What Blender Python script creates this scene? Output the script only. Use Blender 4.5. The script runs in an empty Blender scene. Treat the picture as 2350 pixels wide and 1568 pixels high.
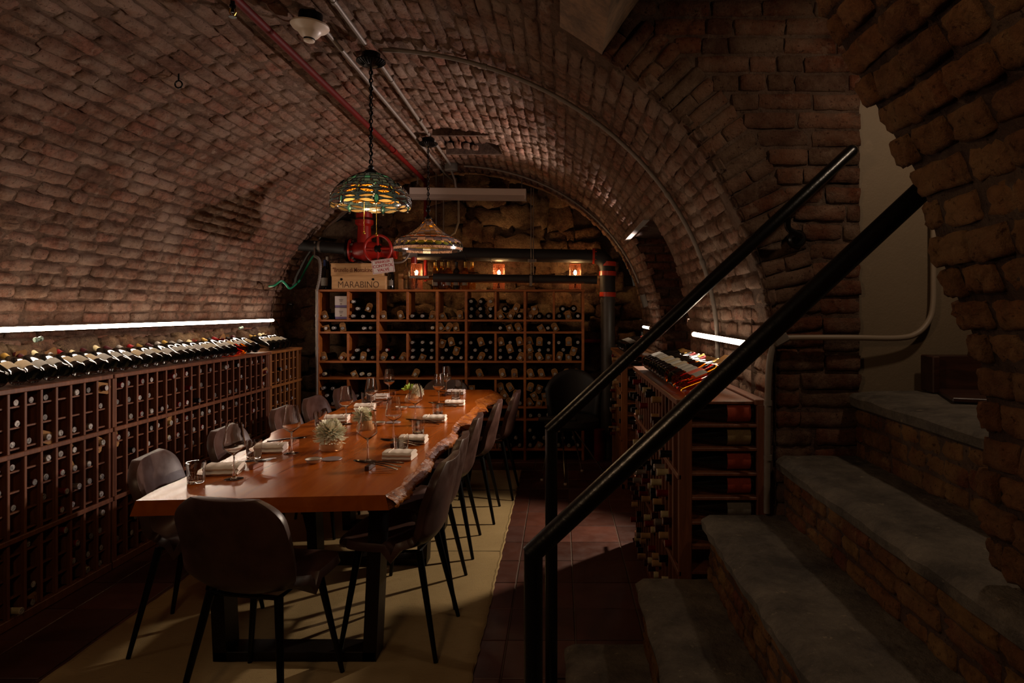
import bpy, math, random
import numpy as np
from mathutils import Vector, Matrix, Euler
rnd = random.Random(7)
sc = bpy.context.scene
C = bpy.context.collection
PI = math.pi

# ------------------------------------------------------------------ camera, world, lights, exposure
F, CX, CY, EYE = 1500.0, 1285.0, 712.0, 1.46
cam_d = bpy.data.cameras.new('camera')
cam_d.sensor_width = 36.0
cam_d.lens = F / 2350 * 36.0
cam_d.shift_x = (1175 - CX) / 2350
cam_d.shift_y = (CY - 784) / 2350
cam_d.clip_start = 0.05
cam = bpy.data.objects.new('camera', cam_d)
cam.location = (0, 0, EYE)
cam.rotation_euler = (PI / 2, 0, 0)
C.objects.link(cam)
sc.camera = cam

w = bpy.data.worlds.new('world')
w.use_nodes = True
w.node_tree.nodes['Background'].inputs[0].default_value = (1.0, 0.72, 0.5, 1)
w.node_tree.nodes['Background'].inputs[1].default_value = 0.012
sc.world = w
sc.view_settings.view_transform = 'Standard'
sc.view_settings.look = 'None'
sc.view_settings.exposure = 1.02
sc.view_settings.gamma = 1.0
sc.view_settings.use_curve_mapping = False
sc.cycles.use_denoising = True
sc.cycles.max_bounces = 7
sc.cycles.diffuse_bounces = 3
sc.cycles.glossy_bounces = 3
sc.cycles.transmission_bounces = 7
sc.cycles.transparent_max_bounces = 8
sc.cycles.sample_clamp_indirect = 4.0
sc.cycles.caustics_reflective = False
sc.cycles.caustics_refractive = True

LED_L, LED_R = 19.0, 12.0          # emission of the light strips


def lamp(name, kind, loc, energy, col, size=0.05, aim=None, angle=1.6, blend=0.5):
    d = bpy.data.lights.new(name, kind)
    d.energy = energy
    d.color = col
    if kind == 'AREA':
        d.size = size
    else:
        d.shadow_soft_size = size
    if kind == 'SPOT':
        d.spot_size = angle
        d.spot_blend = blend
    o = bpy.data.objects.new(name, d)
    o.location = loc
    if aim is not None:
        o.rotation_euler = (Vector(aim) - Vector(loc)).to_track_quat('-Z', 'Y').to_euler()
    C.objects.link(o)
    return o


# spotlights standing inside the side passage, shining out through its opening
lamp('spotlight_vault', 'SPOT', (0.80, 5.40, 1.80), 90, (1.0, 0.80, 0.74), 0.03, (-2.3, 4.3, 2.0), 1.75, 0.5)
lamp('spotlight_rug', 'SPOT', (1.10, 4.72, 1.62), 80, (1.0, 0.82, 0.62), 0.03, (-0.75, 3.6, 0.2), 1.35, 0.5)
# fill lamp added behind the camera to warm the near arch, vault and stairs
lamp('front_fill_lamp', 'POINT', (-0.85, 0.45, 2.15), 9.0, (1.0, 0.64, 0.36), 0.12)
# the ceiling light over the top landing, behind the near arch
lamp('landing_light', 'SPOT', (1.42, 1.85, 2.50), 6.0, (1.0, 0.74, 0.52), 0.04, (0.85, 2.45, 1.45), 2.75, 0.8)

# ------------------------------------------------------------------ helpers
def at(px, py, Y):
    return Vector(((px - CX) / F * Y, Y, EYE - (py - CY) / F * Y))


def on(px, py, z):
    """point of the level z that shows at the pixel"""
    Y = (EYE - z) * F / (py - CY)
    return Vector(((px - CX) / F * Y, Y, z))


ORIG = {}


def origin(o):
    p = Vector((0, 0, 0))
    while o is not None:
        p = p + o.location
        o = o.parent
    return p


class MB:
    def __init__(s):
        s.v, s.f, s.m = [], [], []

    def add(s, vs, fs, mi=0, M=None):
        b = len(s.v)
        if M is not None:
            vs = [M @ Vector(p) for p in vs]
        s.v.extend(tuple(p) for p in vs)
        s.f.extend(tuple(b + i for i in f) for f in fs)
        s.m.extend([mi] * len(fs))
        return s

    def box(s, x0, x1, y0, y1, z0, z1, mi=0, M=None):
        vs = [(x0, y0, z0), (x1, y0, z0), (x1, y1, z0), (x0, y1, z0), (x0, y0, z1), (x1, y0, z1), (x1, y1, z1), (x0, y1, z1)]
        fs = [(0, 3, 2, 1), (4, 5, 6, 7), (0, 1, 5, 4), (1, 2, 6, 5), (2, 3, 7, 6), (3, 0, 4, 7)]
        return s.add(vs, fs, mi, M)

    def cbox(s, x0, x1, y0, y1, z0, z1, c=0.004, mi=0, M=None):
        """box with chamfered edges"""
        X, Y, Z = (x0, x1), (y0, y1), (z0, z1)
        c = min(c, (x1 - x0) * .45, (y1 - y0) * .45, (z1 - z0) * .45)
        vs, idx = [], {}
        for i in (0, 1):
            for j in (0, 1):
                for k in (0, 1):
                    sx, sy, sz = (1 - 2 * i) * c, (1 - 2 * j) * c, (1 - 2 * k) * c
                    x, y, z = X[i], Y[j], Z[k]
                    for ax, p in ((0, (x, y + sy, z + sz)), (1, (x + sx, y, z + sz)), (2, (x + sx, y + sy, z))):
                        idx[(i, j, k, ax)] = len(vs)
                        vs.append(p)
        fs = []
        for i in (0, 1):
            q = [idx[(i, 0, 0, 0)], idx[(i, 1, 0, 0)], idx[(i, 1, 1, 0)], idx[(i, 0, 1, 0)]]
            fs.append(q if i else q[::-1])
            q = [idx[(0, i, 0, 1)], idx[(0, i, 1, 1)], idx[(1, i, 1, 1)], idx[(1, i, 0, 1)]]
            fs.append(q if i else q[::-1])
            q = [idx[(0, 0, i, 2)], idx[(1, 0, i, 2)], idx[(1, 1, i, 2)], idx[(0, 1, i, 2)]]
            fs.append(q if i else q[::-1])
        for i in (0, 1):
            for j in (0, 1):
                q = [idx[(i, j, 0, 0)], idx[(i, j, 1, 0)], idx[(i, j, 1, 1)], idx[(i, j, 0, 1)]]
                fs.append(q if (i + j) % 2 == 1 else q[::-1])
                q = [idx[(i, 0, j, 0)], idx[(i, 1, j, 0)], idx[(i, 1, j, 2)], idx[(i, 0, j, 2)]]
                fs.append(q if (i + j) % 2 == 0 else q[::-1])
                q = [idx[(0, i, j, 1)], idx[(1, i, j, 1)], idx[(1, i, j, 2)], idx[(0, i, j, 2)]]
                fs.append(q if (i + j) % 2 == 1 else q[::-1])
        for i in (0, 1):
            for j in (0, 1):
                for k in (0, 1):
                    q = [idx[(i, j, k, 0)], idx[(i, j, k, 1)], idx[(i, j, k, 2)]]
                    fs.append(q if (i + j + k) % 2 == 1 else q[::-1])
        return s.add(vs, fs, mi, M)

    def tube(s, pts, r, n=8, caps=True, mi=0, closed=False):
        pts = [Vector(p) for p in pts]
        N = len(pts)
        rs = r if isinstance(r, (list, tuple)) else [r] * N
        tang = []
        for i in range(N):
            if closed:
                t = pts[(i + 1) % N] - pts[i - 1]
            else:
                t = pts[min(i + 1, N - 1)] - pts[max(i - 1, 0)]
            tang.append(t.normalized() if t.length > 1e-9 else Vector((0, 0, 1)))
        up = Vector((0, 0, 1)) if abs(tang[0].z) < .9 else Vector((1, 0, 0))
        u = tang[0].cross(up).normalized()
        vs, fs = [], []
        for i in range(N):
            t = tang[i]
            u = (u - t * u.dot(t))
            u = u.normalized() if u.length > 1e-6 else t.orthogonal().normalized()
            q = t.cross(u)
            for k in range(n):
                a = 2 * PI * k / n
                vs.append(pts[i] + (u * math.cos(a) + q * math.sin(a)) * rs[i])
        for i in range(N if closed else N - 1):
            j = (i + 1) % N
            for k in range(n):
                k2 = (k + 1) % n
                fs.append((i * n + k, i * n + k2, j * n + k2, j * n + k))
        if caps and not closed:
            fs.append(tuple(range(n))[::-1])
            fs.append(tuple((N - 1) * n + k for k in range(n)))
        return s.add(vs, fs, mi)

    def lathe(s, prof, n=16, M=None, mi=0, a0=0.0, a1=2 * PI):
        """profile of (radius, height)"""
        full = abs(a1 - a0 - 2 * PI) < 1e-6
        vs, fs, rows = [], [], []
        for r, z in prof:
            if r < 1e-6:
                rows.append([len(vs)])
                vs.append((0, 0, z))
            else:
                rows.append(list(range(len(vs), len(vs) + (n if full else n + 1))))
                for k in range(n if full else n + 1):
                    a = a0 + (a1 - a0) * k / n
                    vs.append((r * math.cos(a), r * math.sin(a), z))
        for i in range(len(rows) - 1):
            A, B = rows[i], rows[i + 1]
            m = n
            for k in range(m):
                k2 = (k + 1) % n if full else k + 1
                if len(A) == 1 and len(B) == 1:
                    continue
                if len(A) == 1:
                    fs.append((A[0], B[k2], B[k]))
                elif len(B) == 1:
                    fs.append((A[k], A[k2], B[0]))
                else:
                    fs.append((A[k], A[k2], B[k2], B[k]))
        return s.add(vs, fs, mi, M)

    def mesh(s, name, mats, smooth=False, off=None):
        me = bpy.data.meshes.new(name)
        v = s.v if off is None else [(p[0] - off[0], p[1] - off[1], p[2] - off[2]) for p in s.v]
        me.from_pydata(v, [], s.f)
        for m in (mats if isinstance(mats, (list, tuple)) else [mats]):
            me.materials.append(m)
        if any(s.m):
            me.polygons.foreach_set('material_index', s.m)
        if smooth:
            me.polygons.foreach_set('use_smooth', [True] * len(me.polygons))
            if smooth == 'auto':
                me.set_sharp_from_angle(angle=math.radians(40))
        me.update()
        return me

    def build(s, name, mats, parent=None, smooth=False):
        """world coordinates in, ONE object out"""
        me = s.mesh(name, mats, smooth, origin(parent) if parent is not None else None)
        o = bpy.data.objects.new(name, me)
        o.parent = parent
        C.objects.link(o)
        return o


def tag(o, label=None, cat=None, group=None, kind=None):
    if label: o['label'] = label
    if cat: o['category'] = cat
    if group: o['group'] = group
    if kind: o['kind'] = kind
    return o


def thing(name, label, cat, loc=(0, 0, 0), group=None):
    o = bpy.data.objects.new(name, None)
    o.empty_display_size = 0.05
    o.location = loc
    C.objects.link(o)
    return tag(o, label, cat, group)


def new(name, me, parent=None, M=None):
    o = bpy.data.objects.new(name, me)
    o.parent = parent
    if M is not None:
        o.matrix_basis = M
    C.objects.link(o)
    return o


def kids(o):
    return [c for c in KIDS.get(o.name, [])]


def copy_tree(o, parent=None):
    c = o.copy()
    C.objects.link(c)
    if parent is not None:
        c.parent = parent
    for ch in list(o.children):
        copy_tree(ch, c)
    return c


def frame(loc, z, x=None):
    """matrix whose z axis is z and whose x axis is near x"""
    z = Vector(z).normalized()
    x = Vector(x) if x is not None else z.orthogonal()
    x = (x - z * x.dot(z)).normalized()
    y = z.cross(x)
    M = Matrix((x, y, z)).transposed().to_4x4()
    M.translation = Vector(loc)
    return M


def join_copies(items):
    """items: [(verts array, faces, matrix, material index)] -> MB-like mesh arrays"""
    mb = MB()
    for V, Fc, M, mi in items:
        A = np.array(M.to_3x3())
        P = V @ A.T + np.array(M.translation)
        b = len(mb.v)
        mb.v.extend(map(tuple, P))
        mb.f.extend(tuple(b + i for i in f) for f in Fc)
        mb.m.extend([mi] * len(Fc))
    return mb


def spline(pts, n=8):
    pts = [Vector(p) for p in pts]
    out = []
    for i in range(len(pts) - 1):
        p0, p1, p2, p3 = pts[max(i - 1, 0)], pts[i], pts[i + 1], pts[min(i + 2, len(pts) - 1)]
        for k in range(n):
            t = k / n
            out.append(0.5 * ((2 * p1) + (p2 - p0) * t + (2 * p0 - 5 * p1 + 4 * p2 - p3) * t * t + (3 * p1 - p0 - 3 * p2 + p3) * t ** 3))
    out.append(pts[-1])
    return out


ORD = ['zeroth', 'first', 'second', 'third', 'fourth', 'fifth', 'sixth', 'seventh', 'eighth', 'ninth', 'tenth', 'eleventh', 'twelfth', 'thirteenth',
       'fourteenth', 'fifteenth', 'sixteenth', 'seventeenth', 'eighteenth', 'nineteenth', 'twentieth', 'twenty-first', 'twenty-second', 'twenty-third',
       'twenty-fourth', 'twenty-fifth', 'twenty-sixth', 'twenty-seventh', 'twenty-eighth', 'twenty-ninth', 'thirtieth', 'thirty-first']

# ------------------------------------------------------------------ materials
def srgb(h):
    h = h.lstrip('#')
    c = [int(h[i:i + 2], 16) / 255 for i in (0, 2, 4)]
    return tuple((x / 12.92 if x <= .04045 else ((x + .055) / 1.055) ** 2.4) for x in c) + (1,)


class N:
    def __init__(s, name):
        s.m = bpy.data.materials.new(name)
        s.m.use_nodes = True
        s.t = s.m.node_tree
        s.b = s.t.nodes['Principled BSDF']

    def n(s, kind, **k):
        x = s.t.nodes.new(kind)
        for a, b in k.items():
            setattr(x, a, b)
        return x

    def l(s, a, b):
        s.t.links.new(a, b)

    def set(s, **k):
        for a, v in k.items():
            s.b.inputs[a.replace('_', ' ')].default_value = v

    def coord(s, space='world', scale=(1, 1, 1)):
        if space == 'world':
            o = s.n('ShaderNodeNewGeometry').outputs['Position']
        else:
            o = s.n('ShaderNodeTexCoord').outputs['Object']
        mp = s.n('ShaderNodeMapping')
        mp.inputs['Scale'].default_value = scale
        s.l(o, mp.inputs['Vector'])
        return mp.outputs[0]

    def noise(s, vec, scale, detail=4, rough=.55, dist=0.0):
        x = s.n('ShaderNodeTexNoise')
        x.inputs['Scale'].default_value = scale
        x.inputs['Detail'].default_value = detail
        x.inputs['Roughness'].default_value = rough
        x.inputs['Distortion'].default_value = dist
        s.l(vec, x.inputs['Vector'])
        return x.outputs['Fac']

    def ramp(s, fac, stops, interp='LINEAR'):
        x = s.n('ShaderNodeValToRGB')
        x.color_ramp.interpolation = interp
        e = x.color_ramp.elements
        while len(e) < len(stops):
            e.new(0.5)
        for el, (p, c) in zip(e, stops):
            el.position = p
            el.color = c if len(c) == 4 else tuple(c) + (1,)
        s.l(fac, x.inputs['Fac'])
        return x.outputs['Color']

    def mix(s, fac, a, b, mode='MIX'):
        x = s.n('ShaderNodeMix', data_type='RGBA', blend_type=mode)
        for sock, val in ((0, fac), (6, a), (7, b)):
            if hasattr(val, 'links') or hasattr(val, 'is_output'):
                s.l(val, x.inputs[sock])
            elif sock == 0:
                x.inputs[0].default_value = val
            else:
                x.inputs[sock].default_value = val
        return x.outputs[2]

    def bump(s, h, strength=.5, dist=.01, prev=None):
        x = s.n('ShaderNodeBump')
        x.inputs['Strength'].default_value = strength
        x.inputs['Distance'].default_value = dist
        s.l(h, x.inputs['Height'])
        if prev is not None:
            s.l(prev, x.inputs['Normal'])
        s.l(x.outputs[0], s.b.inputs['Normal'])
        return x.outputs[0]

    def island(s):
        """a random number for each loose piece and each object"""
        g = s.n('ShaderNodeNewGeometry').outputs['Random Per Island']
        o = s.n('ShaderNodeObjectInfo').outputs['Random']
        a = s.n('ShaderNodeMath', operation='ADD')
        s.l(g, a.inputs[0]); s.l(o, a.inputs[1])
        f = s.n('ShaderNodeMath', operation='FRACT')
        s.l(a.outputs[0], f.inputs[0])
        return f.outputs[0]


def plain(name, col, rough=.5, metal=0.0, bump=0.0, bscale=200, var=0.0, vscale=8, space='object', **k):
    x = N(name)
    c = srgb(col) if isinstance(col, str) else col
    x.set(Base_Color=c, Roughness=rough, Metallic=metal, **k)
    if var:
        v = x.coord(space)
        d = tuple(q * (1 - var) for q in c[:3]) + (1,)
        e = tuple(min(1, q * (1 + var)) for q in c[:3]) + (1,)
        x.l(x.ramp(x.noise(v, vscale, 5), [(.3, d), (.7, e)]), x.b.inputs['Base Color'])
    if bump:
        v = x.coord(space)
        x.bump(x.noise(v, bscale, 3), bump, .002)
    return x.m


def brick_mat(name, tones, smear, smear_amt=.5, dark=.6, bump=.8):
    x = N(name)
    v = x.coord('world')
    base = x.ramp(x.island(), [(i / max(1, len(tones) - 1), srgb(t)) for i, t in enumerate(tones)])
    fine = x.noise(v, 24, 8, .72)
    base = x.mix(x.ramp(fine, [(.36, (.75, .75, .75)), (.55, (0, 0, 0))]), base, tuple(q * .38 for q in srgb(tones[0])[:3]) + (1,))
    big = x.noise(v, 3.2, 8, .68)
    sm = x.ramp(big, [(.44, (0, 0, 0)), (.62, (smear_amt,) * 3)])
    base = x.mix(sm, base, srgb(smear))
    flake = x.noise(v, 11, 8, .75, .6)
    base = x.mix(x.ramp(flake, [(.55, (0, 0, 0)), (.68, (smear_amt * 1.1,) * 3)]), base, srgb(smear))
    patch = x.noise(v, 1.3, 4, .6, .4)
    base = x.mix(x.ramp(patch, [(.30, (dark,) * 3), (.48, (0, 0, 0))]), base, tuple(q * .5 for q in srgb(tones[0])[:3]) + (1,))
    pit = x.noise(v, 70, 3, .6)
    base = x.mix(x.ramp(pit, [(.30, (.8, .8, .8)), (.40, (0, 0, 0))]), base, tuple(q * .3 for q in srgb(tones[0])[:3]) + (1,))
    x.l(base, x.b.inputs['Base Color'])
    x.set(Roughness=.86)
    x.b.inputs['Specular IOR Level'].default_value = .12
    b1 = x.bump(x.noise(v, 26, 8, .75), 1.0, .03 * bump)
    x.bump(x.noise(v, 150, 3, .6), .35, .003, b1)
    return x.m


M = {}
M['vault_brick'] = brick_mat('vault_brick', ['#7a5442', '#8a6450', '#7d5c4a', '#946350', '#86654f', '#6f5142', '#9a6f5a'], '#a8917f', .6, .5)
M['vault_mortar'] = brick_mat('vault_mortar', ['#6b5040', '#6b5040'], '#8d7868', .5, .6, .9)
M['wall_brick'] = brick_mat('wall_brick', ['#5e3626', '#6d402c', '#55382b', '#7a4c35', '#5a4232', '#4c352b'], '#9c8470', .45, .6)
M['wall_mortar'] = brick_mat('wall_mortar', ['#5d463a', '#5d463a'], '#8f7a6a', .5, .6, 1.0)
M['near_brick'] = brick_mat('near_brick', ['#7d5436', '#8c5a3a', '#7a543c', '#946442', '#6d4c38'], '#b08c64', .5, .6, 1.0)
M['riser_brick'] = brick_mat('riser_brick', ['#7c5434', '#8a5c38', '#6d4a32', '#7a4230', '#94703f'], '#b08a5c', .6, .5, .9)
M['rubble'] = brick_mat('rubble', ['#4c362a', '#5c4030', '#6b4c36', '#45302a', '#63422f', '#77583c'], '#8f785c', .6, .8, 1.2)
M['rubble_mortar'] = brick_mat('rubble_mortar', ['#3c2c24', '#3c2c24'], '#5d4a3c', .4, .6, .9)


def concrete(name, c1, c2, c3, scale=4, bump=.5, rough=.85):
    x = N(name)
    v = x.coord('world')
    a = x.mix(x.ramp(x.noise(v, scale, 9, .75), [(.36, (0, 0, 0)), (.64, (1, 1, 1))]), srgb(c1), srgb(c2))
    sp = x.noise(v, scale * 6, 5, .7)
    a = x.mix(x.ramp(sp, [(.62, (0, 0, 0)), (.75, (.7, .7, .7))]), a, srgb(c3))
    x.l(a, x.b.inputs['Base Color'])
    x.set(Roughness=rough)
    b = x.bump(x.noise(v, 9, 7, .65), bump, .02)
    x.bump(x.noise(v, 120, 3), .3, .003, b)
    return x.m


M['bluestone'] = concrete('bluestone', '#38322c', '#6b6256', '#a09078', 5, 1.0)
M['concrete'] = concrete('concrete', '#94745a', '#54453a', '#38342e', 7, .9)
M['plaster'] = concrete('plaster', '#6b5c48', '#75644e', '#7d6c56', 1.5, .08, .7)


def wood(name, c1, c2, c3, scale=(12, 1.2, 12), rough=.35, coat=0.0, bump=.15, space='object', rough_var=0.0):
    x = N(name)
    v = x.coord(space, scale)
    g = x.noise(v, 2.2, 7, .6, .8)
    col = x.ramp(g, [(.28, srgb(c1)), (.5, srgb(c2)), (.72, srgb(c3))])
    if space == 'object':
        col = x.mix(x.ramp(x.island(), [(0, (0, 0, 0)), (1, (.35, .35, .35))]), col, tuple(q * .6 for q in srgb(c1)[:3]) + (1,))
    x.l(col, x.b.inputs['Base Color'])
    x.set(Roughness=rough)
    x.b.inputs['Coat Weight'].default_value = coat
    x.b.inputs['Coat Roughness'].default_value = .12
    x.bump(x.noise(v, 6, 5, .6, .5), bump, .004)
    if rough_var:
        x.l(x.ramp(g, [(.2, (rough - rough_var,) * 3), (.8, (rough + rough_var,) * 3)]), x.b.inputs['Roughness'])
    return x.m


M['table'] = wood('table_wood', '#94470f', '#a25013', '#ad5a18', (7, .7, 7), .20, 0.0, .06, 'world', .05)
M['bark'] = wood('live_edge_wood', '#4a210c', '#8a4a18', '#a0601f', (9, 9, 22), .38, 0.0, 1.0, 'world')
M['bark'].node_tree.nodes['Principled BSDF'].inputs['Specular IOR Level'].default_value = .15
M['rack'] = wood('rack_redwood', '#54301d', '#683c25', '#7d4c30', (20, 20, 1.5), .5, 0, .1, 'world')
M['rack_pale'] = wood('rack_cedar', '#6b4020', '#825024', '#945f2c', (20, 20, 1.5), .5, 0, .1, 'world')
M['shelf'] = wood('shelf_wood', '#783f13', '#94501b', '#a66020', (1.6, 9, 9), .5, 0, .08, 'world')
M['pine'] = wood('pine_box', '#a87c4c', '#bd9160', '#cda676', (1.5, 10, 14), .6, 0, .1, 'world')
M['plankdark'] = wood('dark_plank', '#2c1710', '#382016', '#46291c', (2, 10, 12), .4, 0, .2, 'world')


def leather():
    x = N('brown_leather')
    v = x.coord('object')
    a = x.ramp(x.noise(v, 7, 5, .6), [(.3, srgb('#33201a')), (.7, srgb('#4d3229'))])
    x.l(a, x.b.inputs['Base Color'])
    x.set(Roughness=.38)
    x.l(x.ramp(x.noise(v, 14, 4), [(.3, (.32,) * 3), (.7, (.48,) * 3)]), x.b.inputs['Roughness'])
    x.bump(x.noise(v, 260, 3, .6), .25, .0012)
    return x.m


M['leather'] = leather()
M['black_metal'] = plain('black_metal', '#0b0a09', .38, .6, .2, 60)
M['rail_paint'] = plain('black_rail_paint', '#080706', .3, .0, .5, 45)
M['dark_steel'] = plain('dark_steel', '#251d18', .45, .7, .2, 60)
M['chrome'] = plain('chrome', '#b8b0a8', .12, 1.0)
M['steel'] = plain('cutlery_steel', '#5c5650', .2, 1.0)
M['galv'] = plain('galvanised_conduit', '#776d64', .55, .3, .1, 80, .15, 20)
M['grey_metal'] = plain('grey_painted_box', '#6e6860', .5, .2, .1, 60)
M['bronze'] = plain('antique_bronze', '#1a1613', .35, .8, .3, 90)
M['brass'] = plain('brass_bead', '#c59a45', .25, 1.0)
M['red_paint'] = plain('red_pipe_paint', '#560805', .6, 0, .2, 50, .2, 8, 'object', Specular_IOR_Level=.15)
M['red_valve'] = plain('red_valve_paint', '#8f170c', .35, 0, .25, 60, .15, 10)
M['red_tape'] = plain('red_tape', '#b5361c', .3, 0, .4, 40)
M['insulation'] = plain('black_foam_insulation', '#191817', .62, 0, .3, 40, .3, 5)
M['grey_pipe'] = plain('grey_cast_iron', '#4a4642', .45, .3, .3, 30, .2, 7, 'world')
M['white_enamel'] = plain('white_enamel', '#c9b8ad', .35, 0, 0, 1, .04, 3)
M['white_plastic'] = plain('white_plastic', '#d8c8b6', .4)
M['black'] = plain('black_plastic', '#0a0908', .5)
M['black_fabric'] = plain('black_vinyl', '#090808', .65, 0, .15, 90)
M['napkin'] = plain('linen', '#ddcfc0', .85, 0, .35, 420, .06, 12)
M['ceramic'] = plain('glazed_ceramic', '#c9bcae', .22, 0, 0, 1)
M['slate'] = plain('grey_stoneware', '#7d6d6c', .4, 0, .1, 60)
M['green_hose'] = plain('green_hose', '#1f7a55', .35)
M['candle_copper'] = plain('copper_mesh', '#7a3d22', .45, .5)
M['sign_white'] = plain('sign_white', '#cfc4bb', .45)
M['sign_red'] = plain('sign_red', '#9c2433', .5)
M['ink'] = plain('branded_ink', '#3f2413', .7)
M['ink_red'] = plain('branded_ink_red', '#6b3415', .7)
M['card'] = plain('kraft_card', '#8f6536', .8, 0, .1, 90, .12, 25)
M['card_ink'] = plain('card_ink', '#6b3f1c', .8)
M['white_box'] = plain('white_carton', '#b9aeaa', .7)
M['purple'] = plain('purple_band', '#5b4a78', .6)
M['cork'] = plain('cork', '#b08a5c', .8, 0, .3, 90)
M['vase'] = plain('amber_vase_glass', '#d9a070', .15, 0)
M['petal'] = plain('petal', '#f2eed6', .6, 0, 0, 1, .06, 20)
M['petal_heart'] = plain('petal_heart', '#b8b85a', .6)
M['leaf'] = plain('leaf_green', '#4f7a1c', .5)
M['lead'] = plain('lead_came', '#0e0c0a', .5, .6)

for nm, col, rg in (('bottle_black', '#060706', .08), ('bottle_green', '#0a1208', .08), ('bottle_brown', '#160a05', .1)):
    M[nm] = plain(nm, col, rg, 0)
    M[nm].node_tree.nodes['Principled BSDF'].inputs['Coat Weight'].default_value = .3


def glassy(name, col, rough=0.0, ior=1.45, through=.8):
    """thin glass: mostly clear, with reflections"""
    x = N(name)
    nt = x.t
    out = nt.nodes['Material Output']
    nt.nodes.remove(x.b)
    g = x.n('ShaderNodeBsdfGlass')
    g.inputs['Color'].default_value = srgb(col)
    g.inputs['Roughness'].default_value = rough
    g.inputs['IOR'].default_value = ior
    x.l(g.outputs[0], out.inputs[0])
    return x.m


def thin_glass(name, tint=(1, 1, 1, 1), f0=.06):
    x = N(name)
    nt = x.t
    out = nt.nodes['Material Output']
    nt.nodes.remove(x.b)
    tr = x.n('ShaderNodeBsdfTransparent')
    tr.inputs[0].default_value = tint
    gl = x.n('ShaderNodeBsdfGlossy')
    gl.inputs['Roughness'].default_value = .02
    lw = x.n('ShaderNodeLayerWeight')
    lw.inputs[0].default_value = .25
    r = x.ramp(lw.outputs['Facing'], [(0, (f0,) * 3), (.55, (f0 * 1.6,) * 3), (1, (.85,) * 3)])
    mx = x.n('ShaderNodeMixShader')
    x.l(r, mx.inputs[0])
    x.l(tr.outputs[0], mx.inputs[1])
    x.l(gl.outputs[0], mx.inputs[2])
    x.l(mx.outputs[0], out.inputs[0])
    return x.m


M['glass'] = glassy('clear_glass', '#fdfcfa', 0.0, 1.6)
M['amber_glass'] = thin_glass('amber_glass', (.95, .42, .06, 1), .05)
M['rose_glass'] = thin_glass('rose_glass', (.75, .12, .05, 1), .05)
M['golden_glass'] = thin_glass('golden_glass', (.92, .62, .14, 1), .05)


def stained(name, col, mott=None, glow=.75):
    x = N(name)
    nt = x.t
    out = nt.nodes['Material Output']
    c = srgb(col)
    x.set(Base_Color=c, Roughness=.16)
    col_s = None
    if mott:
        v = x.coord('world')
        col_s = x.ramp(x.noise(v, 130, 3, .6), [(.42, srgb(mott)), (.52, c)])
    else:
        v = x.coord('world')
        col_s = x.mix(x.noise(v, 18, 4), tuple(q * .55 for q in c[:3]) + (1,), c)
        i = x.ramp(x.island(), [(0, (.45,) * 3), (1, (1.25,) * 3)])
        col_s = x.mix(1.0, col_s, i, 'MULTIPLY')
    x.l(col_s, x.b.inputs['Base Color'])
    tl = x.n('ShaderNodeBsdfTranslucent')
    x.l(col_s, tl.inputs[0])
    mx = x.n('ShaderNodeMixShader')
    mx.inputs[0].default_value = glow
    x.l(x.b.outputs[0], mx.inputs[1])
    x.l(tl.outputs[0], mx.inputs[2])
    # the gloss stays on top
    gl = x.n('ShaderNodeBsdfGlossy'); gl.inputs['Roughness'].default_value = .08
    fr = x.n('ShaderNodeFresnel'); fr.inputs[0].default_value = 1.5
    m2 = x.n('ShaderNodeMixShader')
    x.l(fr.outputs[0], m2.inputs[0]); x.l(mx.outputs[0], m2.inputs[1]); x.l(gl.outputs[0], m2.inputs[2])
    x.l(m2.outputs[0], out.inputs[0])
    return x.m


for nm, col, mo in (('sg_teal', '#586e70', None), ('sg_green', '#3f8a78', None), ('sg_blue', '#4a6070', None), ('sg_amber', '#f0a02c', '#4a2006'),
                    ('sg_cream', '#f2c878', None), ('sg_white', '#e8e2d4', None), ('sg_rust', '#d0682e', None), ('sg_lime', '#b8bd4a', None),
                    ('sg_mauve', '#a08a92', None), ('sg_brown', '#a87a52', None), ('sg_dark', '#3a3644', None), ('sg_pink', '#c9a090', None)):
    M[nm] = stained(nm, col, mo, .2 if nm in ('sg_teal', 'sg_blue', 'sg_mauve', 'sg_dark', 'sg_brown') else .5 if nm in ('sg_green', 'sg_rust', 'sg_lime', 'sg_pink') else .8)


def emit(name, col, st):
    x = N(name)
    nt = x.t
    out = nt.nodes['Material Output']
    nt.nodes.remove(x.b)
    e = x.n('ShaderNodeEmission')
    e.inputs[0].default_value = col
    e.inputs[1].default_value = st
    x.l(e.outputs[0], out.inputs[0])
    return x.m


M['led_left'] = emit('led_left', (1.0, .79, .60, 1), LED_L)
M['led_right'] = emit('led_right', (1.0, .80, .60, 1), LED_R)
M['bulb'] = emit('candle_bulb', (1.0, .62, .28, 1), 30)
M['lamp_bulb'] = emit('lamp_bulb', (1.0, .66, .32, 1), 7)


def paper(name, c, ink, lines=60):
    x = N(name)
    v = x.coord('object')
    wv = x.n('ShaderNodeTexWave', wave_type='BANDS', bands_direction='Z')
    wv.inputs['Scale'].default_value = lines
    wv.inputs['Distortion'].default_value = 0
    x.l(v, wv.inputs['Vector'])
    ns = x.noise(v, 90, 2)
    a = x.n('ShaderNodeMath', operation='MULTIPLY')
    x.l(x.ramp(wv.outputs['Fac'], [(.78, (0, 0, 0)), (.86, (1, 1, 1))]), a.inputs[0])
    x.l(x.ramp(ns, [(.48, (0, 0, 0)), (.54, (.6, .6, .6))]), a.inputs[1])
    x.l(x.mix(a.outputs[0], srgb(c), srgb(ink)), x.b.inputs['Base Color'])
    x.set(Roughness=.75)
    return x.m


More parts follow.
